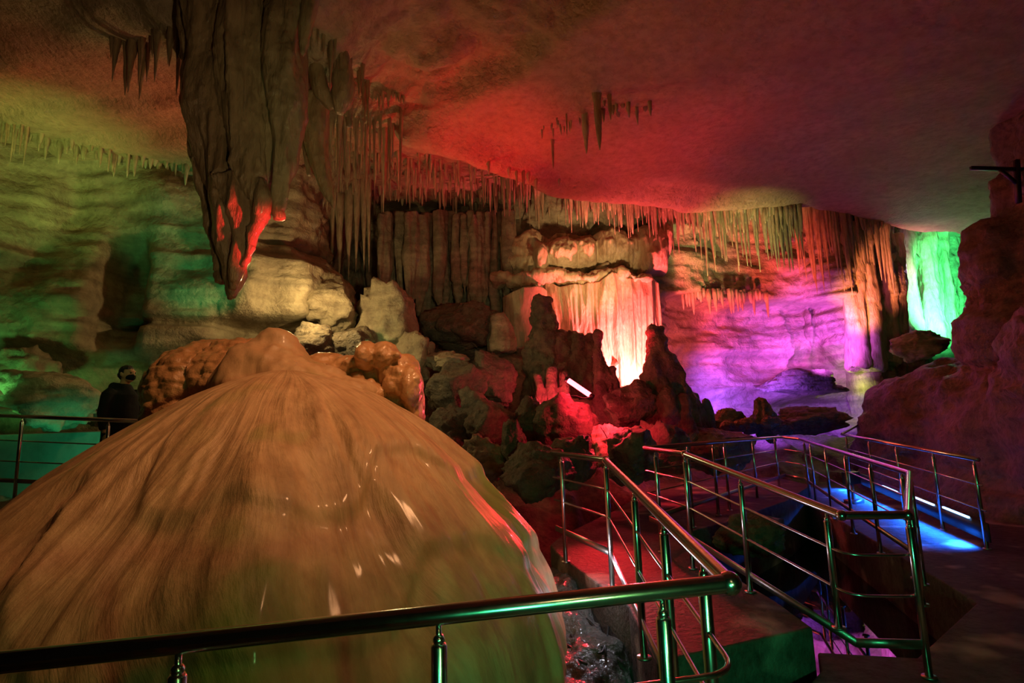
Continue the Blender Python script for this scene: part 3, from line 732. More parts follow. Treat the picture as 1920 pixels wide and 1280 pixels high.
# red field behind the slab edge
fringe([(600, 270), (660, 285), (760, 305), (900, 325), (1000, 355)], 80, 24, 78, 3, 6, 'thin straight stalactite in the red field behind the ceiling edge', 'red field of thin stalactites', 10, 22, power=1.3)
fine([(600, 280), (760, 310), (900, 330), (1040, 365)], 120, 15, 60, 2.5, 4.5, 12, 30)
fine([(600, 350), (800, 362), (1060, 380)], 90, 12, 45, 2.5, 4.5, 10, 16)
fringe([(930, 318), (1000, 345), (1045, 362)], 14, 40, 95, 5, 9, 'dark heavy stalactite hanging from the lip of the smooth ceiling', 'dark stalactites on the ceiling lip', 5, 5, power=1.0)
fringe([(605, 215), (680, 230), (750, 240)], 30, 30, 190, 4, 9, 'pale stalactite below the leaf-shaped cluster', 'pale stalactites under the leaf cluster', 8, 14, power=1.2)
fine([(690, 175), (760, 180)], 16, 12, 40, 2.5, 4, 8, 8)
# left clusters
fringe([(205, 75), (240, 88), (300, 60), (365, 80)], 20, 40, 125, 8, 15, 'dark stalactite in the hanging cluster left of the massive one', 'dark cluster left of the massive stalactite', 8, 12, mat=HANG, power=1.0)
fringe([(5, 232), (50, 238)], 8, 30, 90, 5, 9, 'stalactite at the far left where ceiling meets wall', 'far left stalactites', 5, 6, power=1.0)
fine([(60, 250), (200, 285), (370, 318)], 40, 10, 48, 3, 6, 6, 5)
fringe([(620, 432), (690, 440)], 8, 50, 100, 7, 12, 'blunt green-grey drapery in the dark recess', 'draperies in the dark recess', 6, 6, mat=STAL, power=0.7, depth=12.6)

tag(FINE.build('fine_straw_stalactites', STAL), 'uncounted fine straw stalactites covering the ceiling edges', 'stalactites', kind='stuff')

# ------------------------------------------------------------------ back formations
# fluted red curtain
def curtain(name, px0, px1, py0, py1, d, bulge, seed, mat, label, cat, freq=9.0, amp=0.1, wob=0.3, bottom=0.0, lumps=()):
    a, b = pt(px0, py1, d), pt(px1, py1, d); top = pt((px0 + px1) / 2, py0, d)[2]; bot = a[2]
    nu, nv = int((b[0] - a[0]) / 0.02), int((top - bot) / 0.03)
    u = np.linspace(0, 1, nu); v = np.linspace(0, 1, nv)
    U, Vv = np.meshgrid(u, v, indexing='ij')
    S = U * (b[0] - a[0])
    ragged = 0.12 * vnoise(S * 3, 0, 0, seed + 3) + 0.25 * vnoise(S * 0.8, 0, 0, seed + 4)
    rtop = 0.14 * vnoise(S * 2.5, 0, 0, seed + 5) + 0.2 * vnoise(S * 0.9, 0, 0, seed + 6)
    Zc = bot + ragged * bottom + Vv * (top + rtop - bot - ragged * bottom)
    D = bulge * np.sin(np.pi * np.clip(U, 0, 1)) ** 0.6 * (0.55 + 0.45 * Vv)
    D = D + amp * ridged(S * freq / 3 + wob * vnoise(S * 0.8, Zc * 0.8, 0, seed), Zc * 0.3, 0, seed + 1, 3) * (0.4 + 0.6 * np.sin(np.pi * U))
    L_ = 0
    for px, r in lumps:
        q = np.abs(S - (pt(px, py0, d)[0] - a[0])) / (r * d / F)
        hh = 0.5 + 0.12 * math.sin(px)
        L_ = np.maximum(L_, np.sqrt(np.clip(1 - q ** 2.5, 0, 1)) * np.sqrt(np.clip(1 - np.abs((Vv - 0.5 - 0.12 * math.sin(px * 5)) / hh) ** 2.0, 0, 1)) * (0.8 + 0.3 * math.sin(px * 3)))
    D = D + 0.8 * L_ + (0.13 * fbm(S * 2.4, Zc * 2.4, 0, seed + 8, 4) if lumps else 0)
    V1 = np.stack([a[0] + S, a[1] + (b[1] - a[1]) * U - D, Zc], -1)
    V2 = V1.copy(); V2[..., 1] = a[1] + 0.35
    VV = np.concatenate([V1.reshape(-1, 3), V2.reshape(-1, 3)])
    g = grid_faces(nu, nv); n = nu * nv
    fs = [g, g[:, ::-1] + n]
    e = [np.array([(i * nv, i * nv + n, (i + 1) * nv + n, (i + 1) * nv) for i in range(nu - 1)])]
    e += [np.array([(i * nv + nv - 1, (i + 1) * nv + nv - 1, (i + 1) * nv + nv - 1 + n, i * nv + nv - 1 + n) for i in range(nu - 1)])]
    e += [np.array([(j, j + 1, j + 1 + n, j + n) for j in range(nv - 1)]), np.array([((nu - 1) * nv + j, (nu - 1) * nv + j + n, (nu - 1) * nv + j + 1 + n, (nu - 1) * nv + j + 1) for j in range(nv - 1)])]
    return tag(new_mesh(name, VV, np.concatenate(fs + e), mat), label, cat)
curtain('flowstone_curtain', 1030, 1250, 535, 730, 13.3, 0.45, 141, FLOW, 'tall fluted flowstone curtain glowing red and white in the middle of the back wall', 'rock formation', 10, 0.15)
curtain('flowstone_curtain', 945, 1030, 545, 650, 13.0, 0.4, 143, FLOW, 'dull greenish flowstone curtain left of the glowing red one', 'rock formation', 7, 0.1, bottom=1.0)
curtain('flowstone_shelf', 940, 1250, 436, 530, 13.75, 0.1, 151, FLOW, 'row of bulging cream flowstone lumps under the yellow stalactite fringe', 'rock formation', 9, 0.09, bottom=0.6,
        lumps=((975, 40), (1048, 36), (1092, 22), (1130, 20), (1168, 34), (1215, 28), (1242, 14), (1010, 16)))
mb = MB()
for i in range(9): blob(mb, 940 + i * 32, 524 + 6 * math.sin(i * 1.7), 26, 10, 13.2, 0.5)
tag(melt_part('rock_ledge', mb, 0.05, 4, lambda x, y, z, n: 0.08 * fbm(x * 3, y * 3, z * 3, 153, 3) + 0.04 * ridged(x * 8, y * 8, z, 154, 2), FLOW),
    'narrow green-tinted ledge between the cream lumps and the red curtain', 'rock formation')

# columns and draperies
for lst, d, sd_, lab in (
    ([[(1598, 425, 16), (1600, 500, 13), (1604, 600, 14), (1612, 690, 20)], [(1618, 425, 12), (1622, 500, 11), (1628, 620, 16), (1632, 690, 20)]], 15.0, 171, 'orange-lit fluted column left of the violet streaks'),
    ([[(1655, 430, 12), (1660, 500, 12), (1664, 600, 16), (1670, 680, 22)], [(1678, 440, 9), (1682, 540, 12), (1684, 640, 16)]], 15.4, 172, 'olive column between the orange one and the glowing green ones'),
    ([[(1700, 430, 12), (1704, 500, 12), (1708, 580, 16), (1712, 650, 20)]], 16.6, 173, 'pale green-white column, left one of the glowing group'),
    ([[(1735, 430, 13), (1740, 520, 14), (1744, 580, 18), (1748, 640, 24)]], 16.9, 174, 'bright mint column in the middle of the glowing group'),
    ([[(1768, 430, 10), (1772, 520, 11), (1778, 600, 14), (1780, 640, 18)]], 17.4, 175, 'narrow green column, right one of the glowing group')):
    mb = rods(MB(), lst, d)
    tag(melt_part('column', mb, 0.045, 2, lambda x, y, z, n: 0.09 * ridged(x * 3, y * 3, z * 0.35, sd_, 3) + 0.03 * fbm(x * 4, y * 4, z * 3, sd_ + 1, 3), FLOW), lab, 'column')
rr_ = random.Random(12); lst = []
for i in range(34):
    px = 715 + i * 7.4 + rr_.uniform(-4, 4); y0 = rr_.uniform(392, 404); y1 = rr_.uniform(540, 650); r = rr_.uniform(4, 10)
    lst.append([(px, y0, r * 0.9, rr_.uniform(-.6, .5)), (px + rr_.uniform(-4, 4), (y0 + y1) / 2, r * 1.1), (px + rr_.uniform(-6, 6), y1 - 20, r * 0.6), (px + rr_.uniform(-6, 6), y1, r * 0.2)])
tag(melt_part('flowstone_drapery', rods(MB(), lst, 13.7), 0.032, 2, hang_fn(181, 0.09), ROCK), 'dark wall of hanging flowstone draperies left of the cream lumps', 'rock formation')

# stalagmites
def stalagmite(lst, d, seed, label, mat=DARK, cat='stalagmite', voxel=0.04, amp=0.07, group=None):
    mb = rods(MB(), lst, d)
    o = melt_part('stalagmite', mb, voxel, 2, lambda x, y, z, n: amp * (0.8 * ridged(x * 4, y * 4, z * 1.4, seed, 3) + 0.6 * fbm(x * 6, y * 6, z * 6, seed + 1, 3)), mat)
    return tag(o, label, cat, group)
stalagmite([[(1122, 622, 5), (1123, 650, 9), (1127, 690, 13), (1135, 760, 22), (1140, 820, 30)], [(1143, 688, 5), (1150, 720, 12), (1158, 770, 18)]], 10.8, 161, 'dark knobbly stalagmite standing against the white-hot part of the red curtain')
stalagmite([[(1222, 612, 8), (1226, 640, 15), (1232, 700, 24), (1245, 770, 40), (1250, 840, 60)], [(1232, 612, 7), (1240, 650, 12), (1262, 720, 26), (1285, 790, 36), (1290, 840, 40)]], 10.5, 162, 'tall craggy stalagmite right of the glowing red curtain')
stalagmite([[(1303, 738, 4), (1305, 760, 7), (1308, 800, 10), (1310, 840, 14)]], 10.6, 163, 'slim dark stalagmite before the violet hollow, left one of a pair', voxel=0.025, amp=0.03)
stalagmite([[(1322, 750, 5), (1325, 770, 8), (1330, 805, 11), (1332, 840, 14)]], 10.6, 164, 'stubby dark stalagmite before the violet hollow, right one of a pair', voxel=0.025, amp=0.03)
stalagmite([[(1250, 722, 8), (1252, 760, 16), (1258, 840, 26)], [(1282, 742, 8), (1285, 790, 16), (1290, 840, 24)]], 10.0, 165, 'low ribbed stalagmite group at the foot of the tall craggy one')
stalagmite([[(1020, 560, 14), (1018, 600, 18), (1022, 660, 24), (1025, 740, 34)], [(1045, 625, 14), (1050, 680, 22), (1050, 740, 30)], [(1078, 628, 14), (1080, 680, 20), (1080, 740, 26)],
            [(1098, 632, 10), (1102, 680, 15), (1108, 740, 20)], [(1000, 640, 12), (1000, 700, 18), (1000, 760, 24)]], 11.6, 166, 'broad cluster of fused stalagmites with flat tops behind the red tube lamp', amp=0.09)
stalagmite([[(930, 590, 16), (938, 620, 24), (940, 660, 28)]], 12.4, 167, 'smooth pale rounded stalagmite in the dark rocks left of the red tube lamp', mat=ROCK, amp=0.04)
stalagmite([[(1008, 700, 8), (1012, 730, 10), (1015, 770, 14)], [(1034, 688, 7), (1036, 720, 9), (1040, 752, 12)], [(1056, 700, 5), (1058, 745, 9)]], 10.4, 168, 'group of small red-lit stalagmites left of the red tube lamp', voxel=0.03, amp=0.05)

# boulders
def boulder(px, py, rx, ry, d, seed, label, mat=DARK, thick=None, blocky=0.5, rot=0.0, amp=1.0, group=None):
    c = pt(px, py, d); k = d / F
    n = 72
    ph = np.linspace(0, math.pi, n // 2 + 1); th = np.linspace(0, 2 * math.pi, n, endpoint=False)
    TH, PH = np.meshgrid(th, ph, indexing='ij')
    D = np.stack([np.sin(PH) * np.cos(TH), np.sin(PH) * np.sin(TH), np.cos(PH)], -1)
    rg = np.random.RandomState(seed)
    m = np.ones(D.shape[:2])
    for _ in range(18):                                            # flat broken faces
        a = rg.normal(size=3); a /= np.linalg.norm(a)
        h = rg.uniform(0.5, 0.85)
        dt = D @ a
        m = np.where(dt > 0.05, np.minimum(m, h / np.maximum(dt, 0.05)), m)
    m = 1 * (1 - blocky) + m * blocky
    P = D * m[..., None]
    o3 = rg.uniform(0, 50, 3)
    m2 = 1 + amp * (0.16 * fbm(P[..., 0] * 1.7 + o3[0], P[..., 1] * 1.7 + o3[1], P[..., 2] * 1.7 + o3[2], seed, 5, 0.55) + 0.09 * ridged(P[..., 0] * 2.5 + o3[0], P[..., 1] * 2.5, P[..., 2] * 5, seed + 1, 4))
    P = P * m2[..., None]
    R3 = np.array([rx * k, thick if thick else (rx + ry) / 2 * k, ry * k]) * 1.22
    P = P * R3
    ca, sa = math.cos(rot), math.sin(rot)
    x = P[..., 0] * ca - P[..., 2] * sa; z = P[..., 0] * sa + P[..., 2] * ca
    V = np.stack([x, P[..., 1], z], -1).reshape(-1, 3)
    o = new_mesh('boulder', V, grid_faces(n, n // 2 + 1, True)[:, ::-1].copy(), mat)
    o.location = tuple(map(float, c))
    return tag(o, label, 'rock', group)
for q in [
    (95, 740, 80, 52, 7.9, 1, 'large rounded green-lit boulder above the left railing', ROCK),
    (20, 705, 60, 50, 8.6, 2, 'slanting boulder at the left edge behind the rounded green-lit one', ROCK),
    (200, 770, 50, 30, 8.9, 3, 'low dark boulder behind the standing person', DARK),
    (622, 560, 48, 52, 10.9, 4, 'warm-lit pitted rock beside the dark cave opening', ROCK),
    (740, 620, 48, 84, 11.2, 5, 'pale pointed slab of rock leaning in the dark recess', ROCK),
    (590, 650, 44, 44, 10.0, 6, 'dark boulder directly behind the knob of the orange mound', DARK),
    (660, 660, 50, 44, 10.2, 7, 'dark rounded boulder behind the bulbous wet lumps', DARK),
    (775, 680, 40, 40, 10.6, 8, 'dull green block at the foot of the pale pointed slab', ROCK),
    (838, 680, 38, 20, 10.4, 9, 'flat pale greenish rock lying on the dark pile', ROCK),
    (880, 610, 66, 56, 12.6, 10, 'broad dark outcrop below the hanging dark wall', DARK),
    (860, 740, 66, 56, 10.2, 11, 'big dark brown block right of the bulbous wet lumps', DARK),
    (925, 715, 56, 50, 10.6, 12, 'brown weathered block left of the small red-lit stalagmites', DARK),
    (912, 790, 50, 56, 9.2, 13, 'upright fractured block below the brown weathered one', DARK),
    (845, 815, 46, 40, 9.0, 14, 'squat block just behind the right shoulder of the orange mound', DARK),
    (905, 860, 40, 36, 8.2, 15, 'split olive block low on the pile', ROCK),
    (965, 845, 24, 44, 8.0, 16, 'narrow upright rock between dark cracks', DARK),
    (1005, 885, 66, 50, 7.3, 17, 'wet rounded boulder before the far end of the stair railing', DARK),
    (995, 790, 40, 50, 9.6, 18, 'dark rock with red-lit upper edge left of the tangle of cables', DARK),
    (1065, 800, 56, 60, 9.2, 19, 'dark boulder under the red tube lamp', DARK),
    (1137, 828, 32, 36, 8.9, 20, 'bright pink-lit rock low in front of the red rocks', FLOW),
    (1185, 850, 44, 50, 8.2, 21, 'dark smooth boulder right of the bright pink-lit rock', DARK),
    (1180, 760, 56, 46, 10.2, 22, 'black boulder between the two dark stalagmites', DARK),
    (1080, 870, 44, 40, 8.0, 23, 'shadowed boulder behind the first stair railing post', DARK),
    (1370, 795, 34, 22, 12.5, 24, 'round dark rock heap before the violet wall', DARK),
    (1432, 790, 24, 34, 12.4, 25, 'flared tree-stump shaped rock before the violet wall', DARK),
    (1508, 792, 62, 24, 13.6, 26, 'long low bank of broken rock at the end of the corridor', DARK),
    (1250, 850, 60, 50, 9.2, 27, 'dark rubble block behind the pit railing corner', DARK),
    (1720, 650, 44, 22, 13.5, 28, 'green-lit sloping slab below the glowing green columns', ROCK),
    (1330, 840, 60, 44, 10.0, 29, 'low dark rubble behind the back side of the pit railing', DARK),
    (1500, 722, 78, 22, 15.0, 31, 'dark flat shelf of rock jutting from the purple wall', DARK),
    (1400, 1010, 60, 36, 6.6, 30, 'reddish craggy rock sticking out of the pit water', DARK)]:
    boulder(*q, blocky=0.95)
for i in range(14):
    px = RND.uniform(1340, 1480)
    boulder(px, RND.uniform(788, 806), RND.uniform(8, 16), RND.uniform(7, 12), RND.uniform(11.8, 13), 60 + i, 'small dark stone in the rubble before the violet wall', DARK, blocky=0.8, group='rubble stones')

# ------------------------------------------------------------------ lamps that show
t0, t1 = pt(1066, 713, 9.9), pt(1107, 741, 9.7)
tl = empty('tube_lamp', (t0 + t1) / 2, 'glowing red tube lamp lying slanted among the red rocks', 'lamp')
under(MB().tube([t0, t1], 0.045, 12).build('tube', glow('red_tube_glow', (1, 0.13, 0.16), 6.5)), tl)
dv = (t1 - t0) / np.linalg.norm(t1 - t0)
for a, s_ in ((t0, -1), (t1, 1)):
    under(MB().tube([a, a + dv * s_ * 0.06], 0.05, 12).build('end_cap', CABLE), tl)

# ------------------------------------------------------------------ railings
def rpath(pts, r=0.08, n=5):
    pts = [np.asarray(p, float) for p in pts]; out = [pts[0]]
    for a, b, c in zip(pts[:-2], pts[1:-1], pts[2:]):
        la, lc = np.linalg.norm(a - b), np.linalg.norm(c - b); q = min(r, la * .45, lc * .45)
        p, s = b + (a - b) / la * q, b + (c - b) / lc * q
        for k in range(n + 1):
            u = k / n; out.append((1 - u) ** 2 * p + 2 * u * (1 - u) * b + u * u * s)
    out.append(pts[-1]); return out
def at_px(P, Q, px):
    lo, hi = 0.0, 1.0
    P, Q = np.asarray(P, float), np.asarray(Q, float)
    a = proj(P)[0] < proj(Q)[0]
    for _ in range(40):
        m = (lo + hi) / 2
        if (proj(P + (Q - P) * m)[0] < px) == a: lo = m
        else: hi = m
    return P + (Q - P) * lo
def post(root, top, foot_z, r=0.021, lean=(0, 0)):
    x, y, z = top
    f = (x + lean[0], y + lean[1], foot_z)
    h = (x, y, z - 0.075)
    p = under(MB().tube([f, h, (x, y, z - 0.068)], [r, r, r * 0.8], 14).build('post', STEEL), root)
    under(MB().tube([(x, y, z - 0.08), (x, y, z - 0.022)], [0.008, 0.008], 8).ball((x, y, z - 0.06), 0.016, 10, 7).build('bracket', STEEL), root).parent = root
    b = [o for o in root.children if o.name.startswith('bracket')][-1]
    b.parent = p; b.matrix_parent_inverse = Matrix.Identity(4)
    fl = MB().tube([(f[0], f[1], foot_z), (f[0], f[1], foot_z + 0.012)], r * 1.9, 14).build('base_flange', WORN)
    fl.parent = p; fl.matrix_parent_inverse = Matrix.Identity(4)
    b.matrix_parent_inverse = Matrix.Translation(root.location).inverted() @ Matrix.Identity(4) if False else b.matrix_parent_inverse
    for c in (b, fl):
        c.matrix_parent_inverse = (Matrix.Translation(root.location) @ p.matrix_parent_inverse).inverted()
    return p
def railing(name, label, top, posts, mids, kick=None, r=0.025, group=None, floor=lambda p: 0.0, rr=0.1, joints=(), closed=False):
    top = [np.asarray(p, float) for p in top]
    c = np.mean(top, axis=0)
    root = empty(name, (c[0], c[1], min(floor(p) for p in top)), label, 'railing', group)
    loop = top + ([top[0]] if closed else [])
    under(MB().tube(rpath(loop, 0.03), r, 18).build('handrail', STEEL), root)
    for q in posts: post(root, q, floor(q))
    for m in mids:
        under(MB().tube(rpath([p - (0, 0, m) for p in loop], rr, 6), 0.0085, 10).build('mid_rail', STEEL), root)
    if kick:
        for a, b in zip(loop[:-1], loop[1:]):
            under(MB().bar(a - (0, 0, kick), b - (0, 0, kick), 0.012, 0.05).build('kick_bar', WORN), root)
    for p in joints:
        under(MB().ball(p, r * 1.32, 18, 12).build('elbow_joint', STEEL), root)
    return root
# stair railing with the long front handrail
T0, T1 = pt(1036, 849, 5.7), pt(1135, 862, 4.65)
E = ptz(1368, 1093, 1.04)
N0, N1 = ptz(0, 1242, 1.0), None
dirn = (N0 - E) / np.linalg.norm(N0 - E)
N1 = N0 + dirn * 0.8
def stair_floor(p):
    return ZP if (p[1] > E[1] + 0.9 and p[0] > 0.3) else 0.0
sp = [at_px(T0, T1, 1052), T1, at_px(T1, E, 1188), at_px(T1, E, 1243), at_px(T1, E, 1316)]
fp = [at_px(E, N0, 1240), at_px(E, N0, 822), at_px(E, N0, 336)]
ra = railing('railing', 'steel stair railing whose long handrail crosses the front of the mound', [T0, T1, E, N1], sp + fp, (0.235, 0.45), 0.72, floor=stair_floor, joints=[E, T1])
for p in fp + [at_px(T1, E, 1165)]:
    a = p + (0, 0, 0)
# pit railing
Bz = 1.15
b0 = ptz(1209, 840, 1.22); b1 = ptz(1283, 851, 1.2); b2 = ptz(1578, 966, 0.9); b3 = ptz(1702, 965, 0.9); b4 = pt(1705, 887, 5.2); b5 = pt(1500, 823, 10.5); b6 = pt(1465, 819, 11.0)
def pit_floor(p):
    return 0.0 if (p[0] > 3.3 or p[1] < 3.6) and not p[1] > 10.7 else ZP
bp_ = [at_px(b0, b1, 1228), b1, at_px(b1, b2, 1387), at_px(b1, b2, 1548), b3 + (0, .0, 0), at_px(b3, b4, 1703.2), b4,
       at_px(b6, b0, 1288), at_px(b6, b0, 1336), at_px(b6, b0, 1357), at_px(b6, b0, 1410), at_px(b6, b0, 1452),
       at_px(b4, b5, 1495 + 12), at_px(b4, b5, 1518), at_px(b4, b5, 1546), at_px(b4, b5, 1583), at_px(b4, b5, 1630), at_px(b4, b5, 1690)]
rb = railing('railing', 'steel railing running all round the dark water pit', [b0, b1, b2, b3, b4, b5, b6], bp_, (0.23, 0.46), 0.72, floor=pit_floor, joints=[b1, b2, b3], closed=True)
# corridor railing on the right
c0, c1 = pt(1578, 814, 12.0), pt(1834, 861, 6.3)
cb = pt(1608, 797, 13.4)
rc = railing('railing', 'steel railing with dark kick plates along the blue-lit corridor edge', [cb, c0, c1],
             [at_px(c0, c1, 1586), at_px(c0, c1, 1628), at_px(c0, c1, 1679), at_px(c0, c1, 1748), at_px(c0, c1, 1825)], (0.28, 0.55), None, floor=lambda p: 0.0, joints=[])
for a, b in ((c0, c1),):
    under(MB().bar(a - (0, 0, 0.78), b - (0, 0, 0.78), 0.015, 0.2).build('kick_plate', CABLE), rc)
# left railing
d0, d1 = pt(-60, 776, 7.0), pt(275, 790, 6.9)
rd = railing('railing', 'steel railing at the far left in front of the standing person', [d0, d1], [at_px(d0, d1, 42), at_px(d0, d1, 204)], (0.3, 0.55), 0.78, floor=lambda p: 0.7)
# blue strip under the corridor railing
u = (c1 - c0) / np.linalg.norm(c1 - c0)
BL = glow('blue_led_glow', (0.25, 0.5, 1), 5)
for i, px in enumerate((1660, 1722, 1780)):
    p = at_px(c0, c1, px); p[2] = 0.3
    o = MB().bar(p - u * 0.35 + (-.03, 0, 0), p + u * 0.35 + (-.03, 0, 0), 0.02, 0.02).build('strip_light', BL)
    tag(o, ['short bluish-white strip light low under the corridor railing, far one', 'bluish-white strip light low under the corridor railing, middle one', 'bluish-white strip light low under the corridor railing, nearest one'][i], 'lamp')
al = bpy.data.lights.new('corridor_blue_strip', 'AREA'); al.shape = 'RECTANGLE'; al.color = (0.006, 0.11, 1); al.energy = 260; al.spread = math.radians(95)
la, lb = c0.copy(), c1.copy(); la[2] = lb[2] = 0.2
al.size = float(np.linalg.norm(lb - la)) * 0.94; al.size_y = 0.05
ao = bpy.data.objects.new('corridor_blue_strip', al); COL.objects.link(ao)
xa = Vector((lb - la) / np.linalg.norm(lb - la)); side = xa.cross(Vector((0, 0, 1))).normalized()
if side.y > 0 and side.x > 0: side = -side
za = -(side * 0.6 + Vector((0, 0, -0.8))).normalized(); ya = za.cross(xa)
mid = Vector((la + lb) / 2) + side * 0.06
ao.matrix_world = Matrix(((xa.x, ya.x, za.x, mid.x), (xa.y, ya.y, za.y, mid.y), (xa.z, ya.z, za.z, mid.z), (0, 0, 0, 1)))

fl0 = at_px(c0, c1, 1636) + (-0.45, 0, 0); fl0[2] = 0.0
fl = empty('floodlight', fl0, 'small bluish-white floodlight standing on the corridor floor by the railing', 'lamp')
under(MB().box(fl0 + (0, 0, 0.42), (0.3, 0.14, 0.2), 0.5).build('housing', CABLE, smooth=False), fl)
under(MB().box(fl0 + (-0.035, -0.066, 0.42), (0.24, 0.02, 0.14), 0.5).build('lens', glow('flood_glow', (0.5, 0.75, 1), 4), smooth=False), fl)
under(MB().box(fl0 + (0, 0, 0.03), (0.26, 0.2, 0.06), 0.5).tube([fl0 + (0, 0, 0.05), fl0 + (0, 0, 0.34)], 0.03, 10).build('stand', WORN), fl)
for q, d_, lab in (([(1046, 736), (1062, 743), (1080, 741), (1094, 747), (1108, 744)], 9.62, 'thin wire lying just below the red tube lamp'),
                   ([(1126, 800), (1134, 812), (1140, 824), (1150, 834), (1158, 840)], 8.5, 'thin wire hanging over the bright pink-lit rock')):
    tag(MB().tube(rpath([pt(a, b, d_ - 0.03 * i) for i, (a, b) in enumerate(q)], 0.06), 0.008, 8).build('cable', CABLE), lab, 'cable')

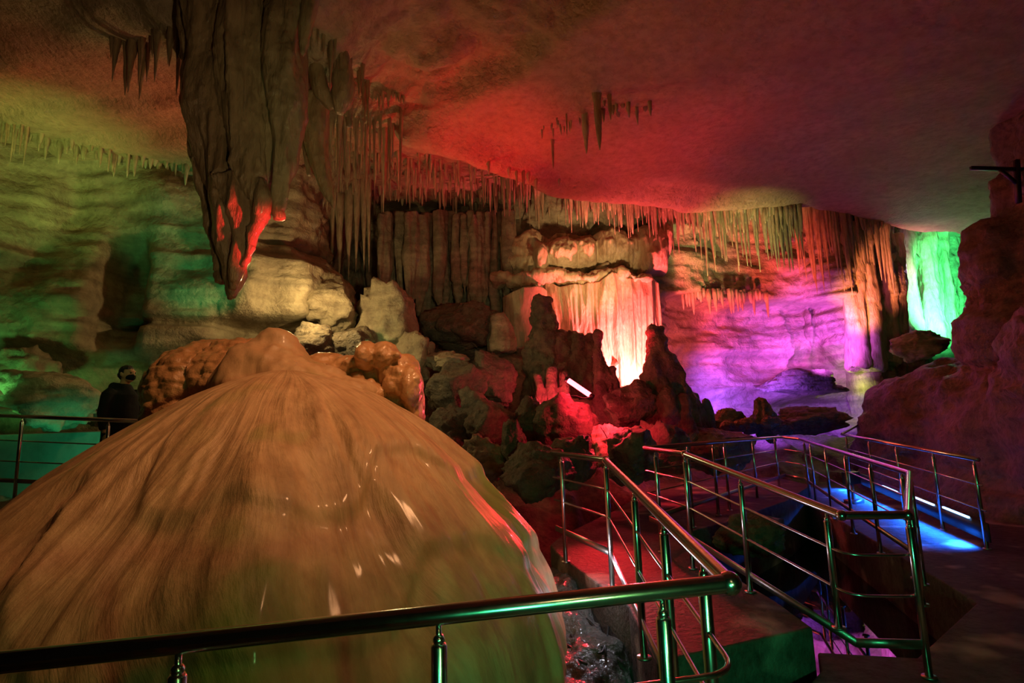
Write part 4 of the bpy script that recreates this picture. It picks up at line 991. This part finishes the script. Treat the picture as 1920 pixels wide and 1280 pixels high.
# ------------------------------------------------------------------ person
def person():
    base = pt(233, 700, 7.5); g = np.array([base[0], base[1], 0.7])
    root = empty('person', g, 'person in a black hooded coat and black mask standing behind the left railing', 'person')
    root.rotation_euler = (0, 0, math.radians(80))
    def kid(mb, name, mat, vox, sm, par=root, fn=None):
        V, Fc = fuse(mb, vox, sm)
        if fn: V = rough(V, Fc, fn)
        o = new_mesh(name, V, Fc, mat); o.parent = par; return o
    skin = plain('skin', (0.5, 0.27, 0.17), 0.55, 0, 0.1, 80)
    b = MB()                                                      # faces -Y, head bent forward
    b.tube([(0, 0.0, 0.95), (0, 0.0, 1.1), (0, 0.01, 1.3), (0, 0.0, 1.42), (0, -0.01, 1.5)], [.15, .15, .17, .14, .065], 18)
    b.tube([(0, 0, 1.45), (0, -0.025, 1.56), (0, -0.04, 1.6)], [.062, .056, .055], 14)
    b.ball((0, -0.05, 1.66), (.075, .095, .105), 18, 14); b.ball((0, -0.085, 1.6), (.055, .06, .06), 14, 10)
    b.tube([(0, -0.14, 1.67), (0, -0.163, 1.635), (0, -0.15, 1.622)], [.01, .016, .012], 8)
    b.ball((0, -0.135, 1.69), (.055, .02, .012), 10, 6)
    for s in (-1, 1):
        b.ball((s * .078, -0.03, 1.655), (.012, .022, .034), 8, 8)
        b.tube([(s * .18, 0.01, 1.42), (s * .24, 0.03, 1.14), (s * .25, -0.02, .88)], [.055, .045, .032], 12)
        b.tube([(s * .09, 0, .95), (s * .1, -0.01, .5), (s * .1, 0.01, .09)], [.085, .06, .042], 12)
        b.tube([(s * .1, .05, .05), (s * .105, -.16, .04)], [.045, .035], 10)
        h = np.array([s * .25, -0.025, .86])
        b.ball(h + (0, -.005, -.05), (.02, .042, .055), 10, 8)
        for i, l in enumerate((.065, .078, .072, .055)):
            q = h + (0, -.035 + i * .022, -.09)
            b.tube([q + (0, 0, .02), q + (0, 0, -l * .5), q + (-s * .012, 0, -l)], [.0095, .009, .007], 8)
        b.tube([h + (0, -.035, -.03), h + (-s * .01, -.065, -.065), h + (-s * .014, -.07, -.1)], [.011, .01, .008], 8)
    kid(b, 'body', skin, .009, 2)
    c = MB()
    c.tube([(0, .005, .72), (0, .005, .95), (0, .01, 1.2), (0, .015, 1.38), (0, .0, 1.46), (0, -.01, 1.53)], [.22, .2, .205, .19, .13, .085], 20)
    for s in (-1, 1):
        c.tube([(s * .15, .01, 1.43), (s * .2, .015, 1.38), (s * .255, .03, 1.14), (s * .262, -.015, .92)], [.075, .085, .07, .055], 14)
    c.tube([(-.1, .05, 1.5), (-.05, .1, 1.48), (.05, .1, 1.48), (.1, .05, 1.5)], [.05, .07, .07, .05], 12)
    kid(c, 'coat', BLACKC, .013, 3, fn=lambda x, y, z, n: 0.008 * fbm(x * 7, y * 7, z * 5, 5, 3))
    t = MB()
    for s in (-1, 1): t.tube([(s * .09, 0, .9), (s * .1, -.01, .5), (s * .1, .01, .08)], [.105, .085, .07], 14)
    kid(t, 'trousers', BLACKC, .015, 2)
    for s in (-1, 1):
        sh = MB(); sh.tube([(s * .1, .07, .045), (s * .1, -.02, .05), (s * .106, -.19, .038)], [.046, .05, .035], 12)
        kid(sh, 'shoe', CABLE, .012, 2)
    hr = MB(); hr.ball((0, -.035, 1.69), (.083, .098, .088), 18, 12); hr.ball((0, .0, 1.65), (.075, .07, .08), 14, 10)
    V, Fc = fuse(hr, .008, 1)
    V = rough(V, Fc, lambda x, y, z, n: 0.006 * fbm(x * 40, y * 40, z * 20, 8, 2))
    keep = ~((V[:, 1] < -0.075) & (V[:, 2] < 1.715)) & ~((np.abs(V[:, 0]) > .05) & (V[:, 1] < -.01) & (V[:, 2] < 1.66))
    Fk = Fc[keep[Fc].all(1)]
    o = new_mesh('hair', V, Fk, plain('dark_hair', (0.012, 0.009, 0.008), 0.6)); o.parent = root
    mk = MB(); mk.ball((0, -.1, 1.612), (.064, .066, .052), 16, 12); mk.ball((0, -.14, 1.625), (.03, .035, .03), 10, 8)
    kid(mk, 'face_mask', BLACKC, .008, 2)
    ey = plain('dark_eye', (0.02, 0.015, 0.01), 0.2)
    for s in (-1, 1):
        e = MB().ball((s * .031, -.133, 1.668), .012, 10, 8).build('eye', ey); e.parent = root
    return root
person()

# retaining wall behind the left railing, cables
slab('retaining_wall', [(-12, 8.35), (-4.9, 8.25), (-4.9, 8.6), (-12, 8.7)], 0.6, 1.62, mat=rock_mat('painted_concrete', (0.3, 0.3, 0.26), (0.36, 0.36, 0.32), (0.24, 0.24, 0.2), 0.5, 0.5, 0.1))
for i, pts in enumerate([[(1050, 1195), (1070, 1215), (1100, 1222), (1128, 1226), (1138, 1200), (1142, 1160), (1150, 1140)],
                         [(1075, 1150), (1085, 1190), (1110, 1205), (1135, 1215)], [(1060, 1180), (1080, 1200), (1078, 1235), (1100, 1245)],
                         [(1090, 1150), (1115, 1175), (1132, 1195), (1136, 1228)]]):
    P = []
    for q in pts:
        p = ptz(q[0], q[1], -0.35)
        for _ in range(6): p = ptz(q[0], q[1], -0.05)
        P.append(p)
    o = MB().tube(rpath(P, 0.1), 0.009, 8).build('cable', CABLE)
    tag(o, ['thick black cable looping down the wet rock beside the mound', 'black cable trailing straight down the wet rock beside the mound', 'black cable curling lowest on the wet rock beside the mound', 'black cable nearest the concrete platform on the wet rock'][i], 'cable')
# metal bracket on the right wall
p0, p1 = pt(1820, 315, 8.2), pt(1925, 318, 8.2)
br = empty('lamp_bracket', p1, 'dark metal beam bracket high on the right rock pillar', 'bracket')
under(MB().bar(p0, p1, .05, .05).build('beam', CABLE), br)
under(MB().bar(pt(1875, 318, 8.2), pt(1908, 345, 8.2), .04, .04).build('brace', CABLE), br)
under(MB().bar(pt(1906, 300, 8.2), pt(1910, 380, 8.2) + (0.001, 0, 0), .06, .06).build('upright', CABLE), br)
